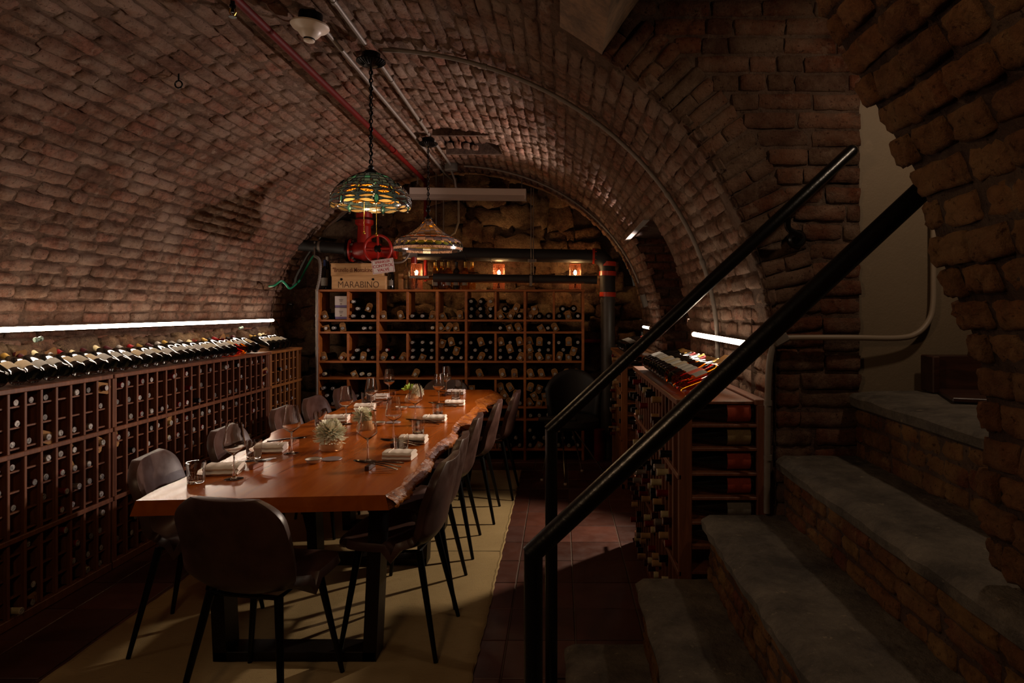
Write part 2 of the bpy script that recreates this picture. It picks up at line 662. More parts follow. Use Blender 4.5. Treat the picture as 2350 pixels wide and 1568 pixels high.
PAPERS = [paper('label_cream', '#76684f', '#6a5a44'), paper('label_white', '#7a746a', '#55504a', 45), paper('label_grey', '#78726a', '#4a4540', 80),
          paper('label_ivory', '#86704a', '#5a3a1c', 52)]
M['label_red'] = paper('label_red', '#9a3a22', '#5a1a10')
CAPCOL = {'red': plain('capsule_red', '#7d1014', .35, .3), 'silver': plain('capsule_silver', '#a8a29c', .3, .6), 'black': plain('capsule_black', '#151213', .35, .3),
          'cream': plain('capsule_cream', '#c2b48c', .45), 'gold': plain('capsule_gold', '#a88440', .35, .7), 'burgundy': plain('capsule_burgundy', '#3a0c12', .35, .3)}


def cap_end():
    x = N('capsule_end')
    c = x.ramp(x.island(), [(0, srgb('#6a6664')), (.35, srgb('#98928e')), (.7, srgb('#b0aaa5')), (1, srgb('#c9c2bc'))])
    v = x.coord('world')
    x.l(x.mix(x.ramp(x.noise(v, 110, 2), [(.45, (0, 0, 0)), (.6, (.75, .75, .75))]), c, srgb('#3a3634')), x.b.inputs['Base Color'])
    x.set(Roughness=.4, Metallic=.2)
    return x.m


M['cap_end'] = cap_end()
# ------------------------------------------------------------------ bricks
def brick_var(seed, rough=.005, nx=4, ny=2, L=1.0, H=1.0, D=1.0):
    """a worn brick, unit long and unit high, its face at z=0; the sides run back"""
    r = random.Random(seed)
    rough = rough * 10        # the depth scale of a laid brick is about 1/22
    vs, fs = [], []
    for j in range(ny + 1):
        for i in range(nx + 1):
            x, y = i / nx - .5, j / ny - .5
            edge = i in (0, nx) or j in (0, ny)
            corner = i in (0, nx) and j in (0, ny)
            zz = r.uniform(-1, .6) * rough - (rough * .8 if edge else 0) - (rough * .9 if corner else 0)
            vs.append((x + r.uniform(-.018, .018), y + r.uniform(-.045, .045), zz))
    for j in range(ny):
        for i in range(nx):
            a = j * (nx + 1) + i
            fs.append((a, a + 1, a + nx + 2, a + nx + 1))
    ring = [i for i in range(nx)] + [j * (nx + 1) + nx for j in range(ny)] + [ny * (nx + 1) + nx - i for i in range(nx)] + [(ny - j) * (nx + 1) for j in range(ny)]
    b = len(vs)
    for k in ring:
        x, y, z = vs[k]
        vs.append((x, y, -D))
    m = len(ring)
    for k in range(m):
        k2 = (k + 1) % m
        fs.append((ring[k2], ring[k], b + k, b + k2))
    return np.array(vs), fs


BV = [brick_var(i, .008, 5, 3) for i in range(14)]
BVR = [brick_var(100 + i, .017, 5, 4) for i in range(14)]


def lay(parent, places, mat, variants, n_single, key, name='brick', stuff='bricks'):
    """places: (matrix, length, height, depth). The n_single that KEY ranks first become parts, the rest one piece of the wall"""
    order = sorted(range(len(places)), key=lambda i: key(places[i][0].translation))
    meshes = {}
    off = origin(parent)
    for q in order[:n_single]:
        Mx, l, h, d = places[q]
        vi = q % len(variants)
        if vi not in meshes:
            me = bpy.data.meshes.new(name)
            me.from_pydata([tuple(p) for p in variants[vi][0]], [], variants[vi][1])
            me.materials.append(mat)
            me.polygons.foreach_set('use_smooth', [True] * len(me.polygons))
            meshes[vi] = me
        Mo = Mx @ Matrix.Diagonal((l, h, d, 1))
        Mo.translation = Mo.translation - off
        new(name, meshes[vi], parent, Mo)
    rest = order[n_single:]
    if rest:
        mb = join_copies([(variants[q % len(variants)][0], variants[q % len(variants)][1], places[q][0] @ Matrix.Diagonal((places[q][1], places[q][2], places[q][3], 1)), 0) for q in rest])
        tag(mb.build(stuff, mat, parent, True), kind='stuff')


def jitter(Mx, r, dz=.006, rot=.02):
    J = Euler((rnd.uniform(-rot, rot), rnd.uniform(-rot, rot), rnd.uniform(-rot, rot) * .8)).to_matrix().to_4x4()
    J.translation = (rnd.uniform(-.003, .003), rnd.uniform(-.003, .003), rnd.uniform(-dz, dz))
    return Mx @ J


def in_view(p):
    if p.y < .25:
        return 99
    px = CX + F * p.x / p.y
    py = CY - F * (p.z - EYE) / p.y
    out = max(0, -px - 20, px - 2370, -py - 20, py - 1590)
    return p.y + (50 if out > 0 else 0)


# ------------------------------------------------------------------ the vault
VX, VA, VB, VZ = -1.0, 1.85, 1.6, 1.25
Y_WALL, Y_BACK = 2.6, 6.78
PASS0, PASS1, PASSZ = 4.3, 5.5, 2.05


def vpt(s_right_drop, th):
    return VX + VA * math.cos(th), VZ + VB * math.sin(th)


# section of the vault from the right wall, up over the crown and down to the left ledge, by arc length
SEC = []
for i in range(8):
    SEC.append((VX + VA, .55 + .70 * i / 8))
for i in range(241):
    th = PI * i / 240
    SEC.append((VX + VA * math.cos(th), VZ + VB * math.sin(th)))
CUM = [0]
for a, b in zip(SEC, SEC[1:]):
    CUM.append(CUM[-1] + math.hypot(b[0] - a[0], b[1] - a[1]))


def sec(s):
    s = min(max(s, 0), CUM[-1] - 1e-6)
    i = int(np.searchsorted(CUM, s, 'right')) - 1
    t = (s - CUM[i]) / (CUM[i + 1] - CUM[i])
    a, b = SEC[i], SEC[i + 1]
    x, z = a[0] + (b[0] - a[0]) * t, a[1] + (b[1] - a[1]) * t
    tx, tz = b[0] - a[0], b[1] - a[1]
    l = math.hypot(tx, tz)
    return x, z, tx / l, tz / l          # tangent; the room lies to its left: normal (-tz, tx)


def vault_x_right(z):
    if z <= VZ:
        return VX + VA
    q = 1 - ((z - VZ) / VB) ** 2
    return VX + VA * math.sqrt(max(q, 0))


def vault_z(x):
    q = 1 - ((x - VX) / VA) ** 2
    return VZ + VB * math.sqrt(max(q, 0))


EDGE_X = 0.0            # nearer than the stair wall the vault only runs up to here
SLOT = (-0.98, -0.50, 5.05, 5.62)      # the blocked opening in the crown: x0 x1 y0 y1


def hole(x, y, z):
    if x > EDGE_X and y < Y_WALL:
        return True
    if x > 0 and PASS0 < y < PASS1 and z < PASSZ:
        return True
    if z > 2.5 and SLOT[0] < x < SLOT[1] and SLOT[2] + .02 + .3 * ((x - SLOT[0]) / (SLOT[1] - SLOT[0])) ** 2.5 < y < SLOT[3]:
        return True
    return False


ceiling = tag(MB().build('ceiling', M['vault_mortar']), kind='structure')
mb = MB()
ss = list(np.arange(0, CUM[-1], .06)) + [CUM[-1]]
# extra section breaks at the openings
for target in (PASSZ,):
    for i in range(len(SEC) - 1):
        if SEC[i][0] > 0 and SEC[i][1] <= target < SEC[i + 1][1]:
            ss.append(CUM[i])
for tx in (EDGE_X, SLOT[0], SLOT[1]):
    for i in range(len(SEC) - 1):
        if SEC[i][0] >= tx > SEC[i + 1][0]:
            ss.append(CUM[i])
ss = sorted(set(round(float(s), 4) for s in ss))
ys = sorted(set([round(1.5 + .2 * i, 3) for i in range(27)] + [Y_WALL, PASS0, PASS1, SLOT[2], SLOT[3], Y_BACK]))
ys = [y for y in ys if y <= Y_BACK]
vid = {}
R_ = 0.010


def vv(i, j):
    if (i, j) not in vid:
        x, z, tx, tz = sec(ss[i])
        vid[(i, j)] = len(mb.v)
        mb.v.append((x + tz * R_, ys[j], z - tx * R_))
    return vid[(i, j)]


for i in range(len(ss) - 1):
    x, z, _, _ = sec((ss[i] + ss[i + 1]) / 2)
    for j in range(len(ys) - 1):
        if hole(x, (ys[j] + ys[j + 1]) / 2, z):
            continue
        mb.f.append((vv(i, j), vv(i + 1, j), vv(i + 1, j + 1), vv(i, j + 1)))
        mb.m.append(0)
bpy.data.meshes.remove(ceiling.data) if False else None
ceiling.data = mb.mesh('ceiling', M['vault_mortar'], True)
places = []
pitch, s, row = .0705, .012, 0
while s < CUM[-1] - .02:
    x, z, tx, tz = sec(s + .03)
    y = 1.5 + (.11 if row % 2 else 0) + rnd.uniform(-.03, .03)
    while y < Y_BACK - .02:
        l = rnd.choice((.205, .205, .2, .195, .1, .21)) + rnd.uniform(-.012, .012)
        yc = y + l / 2
        if yc + l / 2 < Y_BACK + .05 and not hole(x, yc, z) and not (x > EDGE_X and y < Y_WALL - .02):
            Mx = frame((x + tz * .0, yc, z - tx * .0), (-tz, 0, tx), (0, 1, 0))
            Mx = jitter(Mx, rnd, .006, .035)
            places.append((Mx, l, rnd.uniform(.054, .062), rnd.uniform(.03, .045)))
        y += l + rnd.uniform(.008, .016)
    s += pitch
    row += 1
lay(ceiling, places, M['vault_brick'], BVR, 300, in_view)
# the blocked opening in the crown, soldier bricks set back
mb = MB()
x0, x1, y0, y1 = SLOT
zt = 2.97
mb.box(x0 - .03, x1 + .03, y0 - .03, y1 + .03, zt, zt + .04)
for a in ((x0 - .03, x0, y0, y1), (x1, x1 + .03, y0, y1), (x0, x1, y0 - .03, y0), (x0, x1, y1, y1 + .03)):
    mb.box(a[0], a[1], a[2], a[3], vault_z(min(max(a[1], x0), x1)) + .012, zt)
tag(mb.build('trim_slot', M['wall_mortar']), kind='structure')
slot = bpy.data.objects['trim_slot']
pl = []
for k in range(8):
    xk = x0 + .03 + k * .058
    Mx = frame((xk, (y0 + y1) / 2, 2.885), (0, 0, -1), (0, 1, 0))
    pl.append((jitter(Mx, rnd, .006), .56, .047, .08))
lay(slot, pl, M['wall_brick'], BV, 300, in_view)

# concrete edge beam that carries the cut edge of the vault over the stairs
mb = MB()
poly = [(EDGE_X, vault_z(EDGE_X) + .0), (.09, vault_z(.09) - .004), (.168, vault_z(.168) - .006), (.33, 2.72), (.33, 3.05), (EDGE_X, 3.05)]
n = len(poly)
ys2 = [1.2, 1.55, 1.9, 2.25, Y_WALL + .02]
for y in ys2:
    for p in poly:
        mb.v.append((p[0], y, p[1]))
for j in range(len(ys2) - 1):
    for k in range(n):
        k2 = (k + 1) % n
        mb.f.append((j * n + k, j * n + k2, (j + 1) * n + k2, (j + 1) * n + k)); mb.m.append(0)
mb.f += [tuple(range(n))[::-1], tuple((len(ys2) - 1) * n + k for k in range(n))]; mb.m += [0, 0]
tag(mb.build('trim_concrete_beam', M['concrete']), kind='structure')

# ------------------------------------------------------------------ stair wall (faces the camera, holds the arch)
X_JAMB = 1.196
wall_s = MB()
# mortar face with the arch cut out, as vertical strips
zs_top = 3.0
xs = [0.0 + X_JAMB * i / 40 for i in range(41)]
for a, b in zip(xs, xs[1:]):
    za = vault_z(a) + .03 if a < VX + VA - .001 else .4
    zb = vault_z(b) + .03 if b < VX + VA - .001 else .4
    if a < VX + VA <= b:
        zb = VZ * 0 + .4
        za = .4 if a > VX + VA - .03 else za
    y = Y_WALL + .012
    wall_s.add([(a, y, za), (b, y, zb), (b, y, zs_top), (a, y, zs_top), (a, y + .25, za), (b, y + .25, zb), (b, y + .25, zs_top), (a, y + .25, zs_top)],
               [(0, 1, 2, 3), (4, 7, 6, 5), (0, 4, 5, 1)])
wall_s.box(X_JAMB - .002, X_JAMB, Y_WALL + .014, Y_WALL + .2, .4, zs_top)
wall_stair = tag(wall_s.build('wall_stair', M['wall_mortar']), kind='structure')
pl = []
RING = .205
# two rings of bricks on edge round the arch
nth = 44
for k in range(nth):
    th = PI / 2 * (k + .5) / nth * 1.0
    x, z = VX + VA * math.cos(th), VZ + VB * math.sin(th)
    nx_, nz_ = math.cos(th) / VA, math.sin(th) / VB
    l = math.hypot(nx_, nz_)
    nx_, nz_ = nx_ / l, nz_ / l
    if x < .02:
        continue
    for ring, (d0, ln) in enumerate(((0.0, .098), (.106, .098))) if k % 3 == 0 else (((0, (0.0, .2)),)):
        cx_, cz_ = x + nx_ * (d0 + ln / 2), z + nz_ * (d0 + ln / 2)
        if cz_ > 3.0 or cx_ < .2 and cz_ > 2.5:
            continue
        Mx = frame((cx_, Y_WALL, cz_), (0, -1, 0), (nx_, 0, nz_))
        pl.append((jitter(Mx, rnd, .005), ln, .054, .05))
z, row = .62, 0
while z < 2.98:
    zz = z + .033
    if zz <= VZ:
        xl = VX + VA + .006
    else:
        # outer edge of the ring at this height
        q = 1 - ((zz - VZ) / (VB + RING)) ** 2
        xl = VX + (VA + RING) * math.sqrt(max(q, 0)) + .012 if zz < VZ + VB + RING - .01 else .2
        xl = max(xl, .2)
    x = xl - (0 if zz <= VZ else rnd.uniform(0, .02))
    first = True
    while x < X_JAMB - .03:
        l = .2 + rnd.uniform(-.008, .008) if rnd.random() < .78 else .098
        if first:
            l = rnd.choice((.2, .1, .15))
            first = False
        l = min(l, X_JAMB - x)
        if X_JAMB - x - l < .05:
            l = X_JAMB - x
        Mx = frame((x + l / 2, Y_WALL, zz), (0, -1, 0), (1, 0, 0))
        pl.append((jitter(Mx, rnd, .006), l, .060, .05))
        x += l + rnd.uniform(.008, .014)
    z += .0745
    row += 1
lay(wall_stair, pl, M['wall_brick'], BV, 300, in_view)

# plaster panel right of the brick, set back a little
mb = MB()
mb.box(X_JAMB + .004, 2.6, Y_WALL + .03, Y_WALL + .2, .6, 3.0)
tag(mb.build('wall_landing', M['plaster']), kind='structure')
mb = MB()
mb.box(.33, 2.6, .2, Y_WALL + .3, 3.0, 3.1)
mb.box(2.5, 2.6, .2, Y_WALL + .2, .6, 3.0)
tag(mb.build('trim_stair_ceiling', M['plaster']), kind='structure')

# ------------------------------------------------------------------ passage in the right wall
wall_r = MB()
wall_r.box(VX + VA, VX + VA + .02, Y_WALL, PASS0, 0, .56)
wall_r.box(VX + VA, VX + VA + .02, PASS1, Y_BACK, 0, .56)
wall_right = wall_r
for yy, sgn in ((PASS0, -1), (PASS1, 1)):
    a = yy - .02 if sgn < 0 else yy + .014
    y0, y1 = (a - .05, a) if sgn < 0 else (a, a + .05)
    zl = [0, .6, VZ] + [VZ + (PASSZ - VZ) * k / 8 for k in range(1, 9)] + [PASSZ + .2]
    for z0, z1 in zip(zl, zl[1:]):
        xa, xb = vault_x_right(z0) + .02, vault_x_right(z1) + .02
        wall_right.add([(xa, y0, z0), (2.3, y0, z0), (2.3, y0, z1), (xb, y0, z1), (xa, y1, z0), (2.3, y1, z0), (2.3, y1, z1), (xb, y1, z1)],
                       [(0, 1, 2, 3), (4, 7, 6, 5)])
wall_right.box(.62, 2.3, PASS0 - .05, PASS1 + .05, PASSZ + .012, PASSZ + .1)
wall_right.box(2.3, 2.35, PASS0 - .05, PASS1 + .05, 0, PASSZ + .1)
wall_right = tag(wall_right.build('wall_right', M['wall_mortar']), kind='structure')
pl = []
z, row = .62, 0
while z < PASSZ - .03:
    zz = z + .033
    x = vault_x_right(zz) + .012 + (0 if row % 2 else .0)
    first = True
    while x < 1.75:
        l = .2 + rnd.uniform(-.008, .008)
        if first and row % 2:
            l = .1
        first = False
        Mx = frame((x + l / 2, PASS1, zz), (0, -1, 0), (1, 0, 0))
        pl.append((jitter(Mx, rnd, .005), l, .058, .04))
        x += l + .012
    z += .0735
    row += 1
lay(wall_right, pl, M['wall_brick'], BV, 300, in_view)

# ------------------------------------------------------------------ near arch beside the camera (rough brick, runs towards the camera)
prof = [at(1790, -160, 1.38), at(1850, 0, 1.38), at(1905, 100, 1.38), at(1962, 205, 1.38), at(2030, 320, 1.38), at(2090, 425, 1.38), at(2118, 520, 1.38), at(2142, 610, 1.38), at(2185, 715, 1.38),
        at(2218, 800, 1.38), at(2236, 890, 1.38), at(2244, 980, 1.38), at(2242, 1100, 1.38), at(2246, 1200, 1.38), at(2256, 1300, 1.38)]
prof = spline(prof, 5)
cum = [0]
for a, b in zip(prof, prof[1:]):
    cum.append(cum[-1] + (b - a).length)
Yn0, Yn1 = .45, 1.38


def nsec(s):
    s = min(max(s, 0), cum[-1] - 1e-6)
    i = int(np.searchsorted(cum, s, 'right')) - 1
    t = (s - cum[i]) / (cum[i + 1] - cum[i])
    p = prof[i].lerp(prof[i + 1], t)
    d = (prof[i + 1] - prof[i]).normalized()
    return p, d


mb = MB()
r0 = .015
for p, s in zip(prof, cum):
    _, d = nsec(s)
    nx_, nz_ = d.z, -d.x      # points away from the room side? room side is -x / down-left
    nrm = Vector((d.z, 0, -d.x))
    if nrm.x > 0:
        nrm = -nrm
    q = p - nrm * r0
    mb.v += [(q.x, Yn0, q.z), (q.x, Yn1 - .012, q.z), (q.x + .5 if q.z < 1.9 else q.x + .6, Yn1 - .012, q.z + (.0 if q.z < 1.9 else .35))]
for i in range(len(prof) - 1):
    a, b = i * 3, i * 3 + 3
    mb.f += [(a, b, b + 1, a + 1), (a + 1, b + 1, b + 2, a + 2)]; mb.m += [0, 0]
wall_near = tag(mb.build('wall_near', M['wall_mortar'], None, True), kind='structure')
pl = []
s, row = .0, 0
while s < cum[-1] - .02:
    p, d = nsec(s + .034)
    nrm = Vector((d.z, 0, -d.x))
    if nrm.x > 0:
        nrm = -nrm
    y = Yn1
    if row % 2:
        y += .0
    first = True
    while y > Yn0 + .1:
        l = rnd.choice((.1, .105, .11, .125, .095, .16)) if not (first and row % 2) else .055
        first = False
        l *= rnd.uniform(.92, 1.05)
        Mx = frame((p.x, y - l / 2, p.z), nrm, (0, 1, 0))
        pl.append((jitter(Mx, rnd, .010, .05), l, rnd.uniform(.054, .062), .05))
        y -= l + rnd.uniform(.008, .016)
    # end faces of the arch ring, turned to the stairs
    s += .072
    row += 1
lay(wall_near, pl, M['near_brick'], [brick_var(300 + i, .013, 6, 5) for i in range(14)], 300, lambda p: -p.y)

# ------------------------------------------------------------------ back wall and left ledge: rubble stones
mb = MB()
xs = [VX - VA + 2 * VA * i / 36 for i in range(37)]
for a, b in zip(xs, xs[1:]):
    mb.add([(a, Y_BACK + .05, 0), (b, Y_BACK + .05, 0), (b, Y_BACK + .05, vault_z(b) + .03), (a, Y_BACK + .05, vault_z(a) + .03)], [(0, 1, 2, 3)])
wall_back = tag(mb.build('wall_back', M['rubble_mortar']), kind='structure')
STV = [brick_var(500 + i, .012, 5, 4) for i in range(16)]
for V, _ in STV:
    for q in range(30):
        i, j = q % 6, q // 6
        if i in (0, 5) or j in (0, 4):
            V[q, 0] += rnd.uniform(-.09, .09)
            V[q, 1] += rnd.uniform(-.15, .15)
            V[q, 2] -= rnd.uniform(0, .02)
pl = []
z = .02
while z < 2.86:
    h = rnd.uniform(.10, .2)
    x = VX - VA - .02 + rnd.uniform(-.1, 0)
    while x < VX + VA:
        l = rnd.uniform(.14, .42)
        xc, zc = x + l / 2, z + h / 2
        if abs(xc - VX) < VA and zc < vault_z(xc) + .04:
            Mx = frame((xc, Y_BACK - rnd.uniform(0, .03), zc), (0, -1, 0), (1, 0, 0))
            pl.append((jitter(Mx @ Matrix.Translation((0, rnd.uniform(-.035, .035), 0)), rnd, .022, .17), l * rnd.uniform(.95, 1.12), h * rnd.uniform(.7, 1.6), .09))
        x += l + rnd.uniform(.004, .02)
    z += h + rnd.uniform(.004, .016)
lay(wall_back, pl, M['rubble'], STV, 300, lambda p: -p.z, 'stone', 'stones')
mb = MB()
mb.box(-3.1, -2.86, 2.2, Y_BACK, 0, 1.27)
wall_left = tag(mb.build('wall_left', M['rubble_mortar']), kind='structure')
pl = []
for z0, hh in ((.96, .11), (1.07, .12), (1.185, .11)):
    y = 2.25
    while y < Y_BACK - .1:
        l = rnd.uniform(.14, .34)
        h = hh * rnd.uniform(.85, 1.15)
        Mx = frame((-2.80 + rnd.uniform(-.02, .015), y + l / 2, z0 + h / 2), (1, 0, .25), (0, 1, 0))
        pl.append((jitter(Mx, rnd, .015, .08), l, h, .12))
        y += l + rnd.uniform(.0, .015)
lay(wall_left, pl, M['rubble'], STV, 300, in_view, 'stone', 'stones')
# room behind the camera, so that no light leaks in: plain walls
mb = MB()
mb.box(-3.2, -3.1, -1.2, 2.4, 0, 3.2)
mb.box(-3.2, 2.6, -1.3, -1.2, 0, 3.2)
tag(mb.build('wall_front', M['wall_mortar']), kind='structure')

# ------------------------------------------------------------------ floor of clay tiles, rug
def tile_mat():
    x = N('clay_tile')
    v = x.coord('world')
    base = x.ramp(x.island(), [(0, srgb('#3c1f17')), (.35, srgb('#4a271c')), (.7, srgb('#5a3226')), (1, srgb('#452e2a'))])
    base = x.mix(x.ramp(x.noise(v, 4, 5, .6), [(.4, (0, 0, 0)), (.7, (.5, .5, .5))]), base, srgb('#2f1813'))
    x.l(base, x.b.inputs['Base Color'])
    x.set(Roughness=.42)
    x.l(x.ramp(x.noise(v, 9, 4), [(.3, (.34,) * 3), (.7, (.55,) * 3)]), x.b.inputs['Roughness'])
    x.bump(x.noise(v, 30, 4), .15, .004)
    return x.m


M['tile'] = tile_mat()
M['grout'] = plain('grout', '#57463b', .9)
mb = MB()
mb.box(-3.1, 2.6, -1.2, Y_BACK + .1, -.05, -.006)
floor = tag(mb.build('floor', M['grout']), kind='structure')
T = .305
tmb = MB().cbox(-.5 * T + .003, .5 * T - .003, -.5 * T + .003, .5 * T - .003, -.02, 0, .003)
tme = tmb.mesh('tile', M['tile'])
RUG = (-2.02, -.352, 1.9, 5.92)
rest = MB()
for i in range(-10, 9):
    for j in range(2, 23):
        x, y = -.235 + T * (i + .5), 3.96 + T * (j - 10 + .0)
        if RUG[0] + .2 < x < RUG[1] - .2 and RUG[2] + .2 < y < RUG[3] - .2:
            continue
        if y > Y_BACK or x > 2.2 or x < -2.6 or (x > VX + VA + .1 and not PASS0 < y < PASS1 and y > Y_WALL):
            continue
        new('tile', tme, floor, Matrix.Translation((x, y, rnd.uniform(-.001, .001))))


def rug_mat():
    x = N('jute_rug')
    v = x.coord('world')
    a = x.mix(x.noise(v, 5, 5, .6), srgb('#927a54'), srgb('#ab9268'))
    st = x.noise(x.coord('world', (6, 60, 6)), 4, 4, .65)
    a = x.mix(x.ramp(st, [(.58, (0, 0, 0)), (.72, (.6, .6, .6))]), a, srgb('#63513a'))
    x.l(a, x.b.inputs['Base Color'])
    x.set(Roughness=.95)
    x.b.inputs['Specular IOR Level'].default_value = .1
    x.bump(x.noise(x.coord('world', (60, 140, 60)), 3, 3, .6), .7, .004)
    return x.m


M['rug'] = rug_mat()
rug = thing('rug', 'long olive and straw coloured woven rug lying under the dining table', 'rug', (-1.18, 4, 0))
mb = MB()
nxr, nyr = 12, 60
x0, x1, y0, y1 = RUG
top = []
for j in range(nyr + 1):
    for i in range(nxr + 1):
        x, y = x0 + (x1 - x0) * i / nxr, y0 + (y1 - y0) * j / nyr
        if i in (0, nxr):
            x += rnd.uniform(-.006, .006)
        seam = min(abs(y - 3.93), abs(y - 5.27))
        z = .010 + rnd.uniform(0, .0015) - (.004 if seam < .02 else 0)
        mb.v.append((x, y, z))
for j in range(nyr):
    for i in range(nxr):
        a = j * (nxr + 1) + i
        mb.f.append((a, a + 1, a + nxr + 2, a + nxr + 1)); mb.m.append(0)
mb.build('rug_body', M['rug'], rug)
mb = MB()
for yy in (3.93, 5.27):
    mb.box(x0, x1, yy - .004, yy + .004, .0085, .0115)
mb.build('seam', plain('rug_seam', '#4a3c22', .95), rug)
mb = MB()
pts = [(x1 + rnd.uniform(-.004, .004), y0 + (y1 - y0) * k / 90, .007) for k in range(91)]
mb.tube(pts, .008, 5)
pts = [(x0 + rnd.uniform(-.004, .004), y0 + (y1 - y0) * k / 90, .007) for k in range(91)]
mb.tube(pts, .008, 5)
mb.build('binding', M['rug'], rug)

# ------------------------------------------------------------------ stairs
stairs = thing('staircase', 'steep old staircase of worn bluestone treads on brick risers, climbing right', 'staircase', (.6, 2.0, 0))
STEP = [(.026, .139), (.301, .397), (.560, .650), (.855, .884), (1.144, 1.142)]
Y_S0, Y_S1 = 1.12, 2.585
for k, (x, z) in enumerate(STEP):
    xb = (STEP[k + 1][0] + .06) if k < 4 else 2.3
    ya = Y_S0 if k < 4 else .6
    mb = MB()
    ny, nx = 22, 5
    th = .062 + rnd.uniform(-.004, .006)
    V, idx = [], {}
    for j in range(ny + 1):
        y = ya + (Y_S1 - ya) * j / ny
        worn = -.006 * math.exp(-((y - 1.95) / .35) ** 2)
        nose = rnd.uniform(-.006, .006)
        for i in range(nx + 1):
            xx = x + (xb - x) * (i / nx) ** 1.5
            e = .012 if i == 0 else 0
            idx[(i, j)] = len(mb.v)
            mb.v.append((xx + (nose + .006 if i == 0 else 0), y, z + worn - e + rnd.uniform(-.002, .002)))
        idx[('a', j)] = len(mb.v)
        mb.v.append((x + nose - .004, y, z - .022 + worn + rnd.uniform(-.003, .003)))
        idx[('b', j)] = len(mb.v)
        mb.v.append((x + nose * .7 + .002, y, z - th + .01))
        idx[('c', j)] = len(mb.v)
        mb.v.append((x + .016, y, z - th))
        idx[('d', j)] = len(mb.v)
        mb.v.append((xb, y, z - th))
    chain = lambda j: [idx[('d', j)], idx[('c', j)], idx[('b', j)], idx[('a', j)]] + [idx[(i, j)] for i in range(nx + 1)]
    for j in range(ny):
        A, B = chain(j), chain(j + 1)
        for q in range(len(A) - 1):
            mb.f.append((A[q], A[q + 1], B[q + 1], B[q])); mb.m.append(0)
    mb.f.append(tuple(chain(0))[::-1]); mb.f.append(tuple(chain(ny))); mb.m += [0, 0]
    tr = mb.build('tread', M['bluestone'], stairs, 'auto')
    zb = STEP[k - 1][1] - .01 if k else 0
    mb = MB()
    mb.box(x + .033, xb + .1, ya, Y_S1, zb, z - th + .002)
    ri = mb.build('riser', M['wall_mortar'], stairs)
    pl = []
    hh = z - th - zb
    nrow = max(1, round(hh / .07))
    for r_ in range(nrow):
        y = ya
        y += rnd.uniform(-.05, 0)
        while y < Y_S1 - .01:
            l = rnd.choice((.1, .11, .2)) * rnd.uniform(.93, 1.05)
            l = min(l, Y_S1 - y)
            if l > .03:
                Mx = frame((x + .024, y + l / 2, zb + hh * (r_ + .5) / nrow), (-1, 0, 0), (0, 1, 0))
                pl.append((jitter(Mx, rnd, .006, .03), l, hh / nrow - .012, .03))
            y += l + rnd.uniform(.008, .014)
    lay(ri, pl, M['riser_brick'], BVR, 60, lambda p: -p.y)
# low dark wooden step on the landing
ws = thing('wooden_step', 'low dark wooden step and board on the top landing by the plaster wall', 'step', (1.5, 2.5, 1.142))
MB().cbox(1.425, 2.2, 2.52, 2.585, 1.145, 1.285, .004).build('riser_board', M['plankdark'], ws)
MB().cbox(1.41, 1.438, 2.47, 2.52, 1.145, 1.285, .004).build('end_post', M['plankdark'], ws)
MB().cbox(1.44, 2.2, 2.22, 2.515, 1.145, 1.160, .003, 0, Matrix.Translation((1.44, 2.5, 0)) @ Matrix.Rotation(-.35, 4, 'Z') @ Matrix.Translation((-1.44, -2.5, 0))).build('board', M['plankdark'], ws)

# ------------------------------------------------------------------ handrails
ra = thing('handrail', 'black tubular handrail fixed to the brick stair wall by a round bracket', 'handrail', (-.033, 2.5, 0))
topA = Vector((-.033, 2.50, 1.005))
endA = Vector((1.117, 2.50, 2.07))
mb = MB()
mb.tube([(-.033, 2.5, 0), (-.033, 2.5, .5), topA], .0235, 16)
mb.build('post', M['rail_paint'], ra, 'auto')
mb = MB()
dirA = (endA - topA).normalized()
mb.tube([topA - dirA * .012, topA.lerp(endA, .33), topA.lerp(endA, .66), endA, endA + dirA * .012, endA + dirA * .02], [.0245, .0245, .0245, .0245, .02, .010], 16)
mb.build('rail', M['rail_paint'], ra, 'auto')
bk = at(1808, 500, 2.5)
fl = at(1830, 548, 2.575)
mb = MB()
mb.tube(spline([bk, bk + Vector((.01, .02, -.04)), fl + Vector((0, -.03, .01)), fl], 5), .012, 10)
mb.lathe([(0, 0), (.026, .002), (.036, .012), (.037, .02), (.037, .03)], 20, frame(fl + Vector((0, -.012, 0)), (0, 1, 0)))
mb.build('bracket', M['rail_paint'], ra, 'auto')
rb = thing('handrail', 'nearer black tubular handrail crossing in front of the right wine rack', 'handrail', (-.06, 1.5, 0))
topB = Vector((-.061, 1.50, .905))
endB = topB + Vector((1, 0, .93)) * 1.16
mb = MB()
mb.tube([(-.061, 1.5, 0), (-.061, 1.5, .4), topB], .0215, 16)
mb.build('post', M['rail_paint'], rb, 'auto')
mb = MB()
mb.tube([topB - (endB - topB).normalized() * .01, topB.lerp(endB, .5), endB], [.0235, .0245, .0255], 16)
mb.build('rail', M['rail_paint'], rb, 'auto')
# ------------------------------------------------------------------ bottles
PROF = {
    'burgundy': [(0, .004), (.028, .002), (.0355, 0), (.0385, .006), (.0390, .02), (.0390, .145), (.0365, .172), (.030, .200), (.0215, .226), (.0165, .246), (.0150, .262), (.0146, .300), (0, .300)],
    'bordeaux': [(0, .004), (.028, .002), (.0345, 0), (.0370, .006), (.0374, .02), (.0374, .188), (.0350, .204), (.0260, .219), (.0170, .230), (.0150, .240), (.0146, .300), (0, .300)],
    'flute': [(0, .004), (.026, .002), (.0335, 0), (.0360, .006), (.0365, .02), (.0365, .13), (.033, .17), (.026, .21), (.019, .25), (.0150, .28), (.0146, .318), (0, .318)],
}
BODY, CAPM, LABM = {}, {}, {}


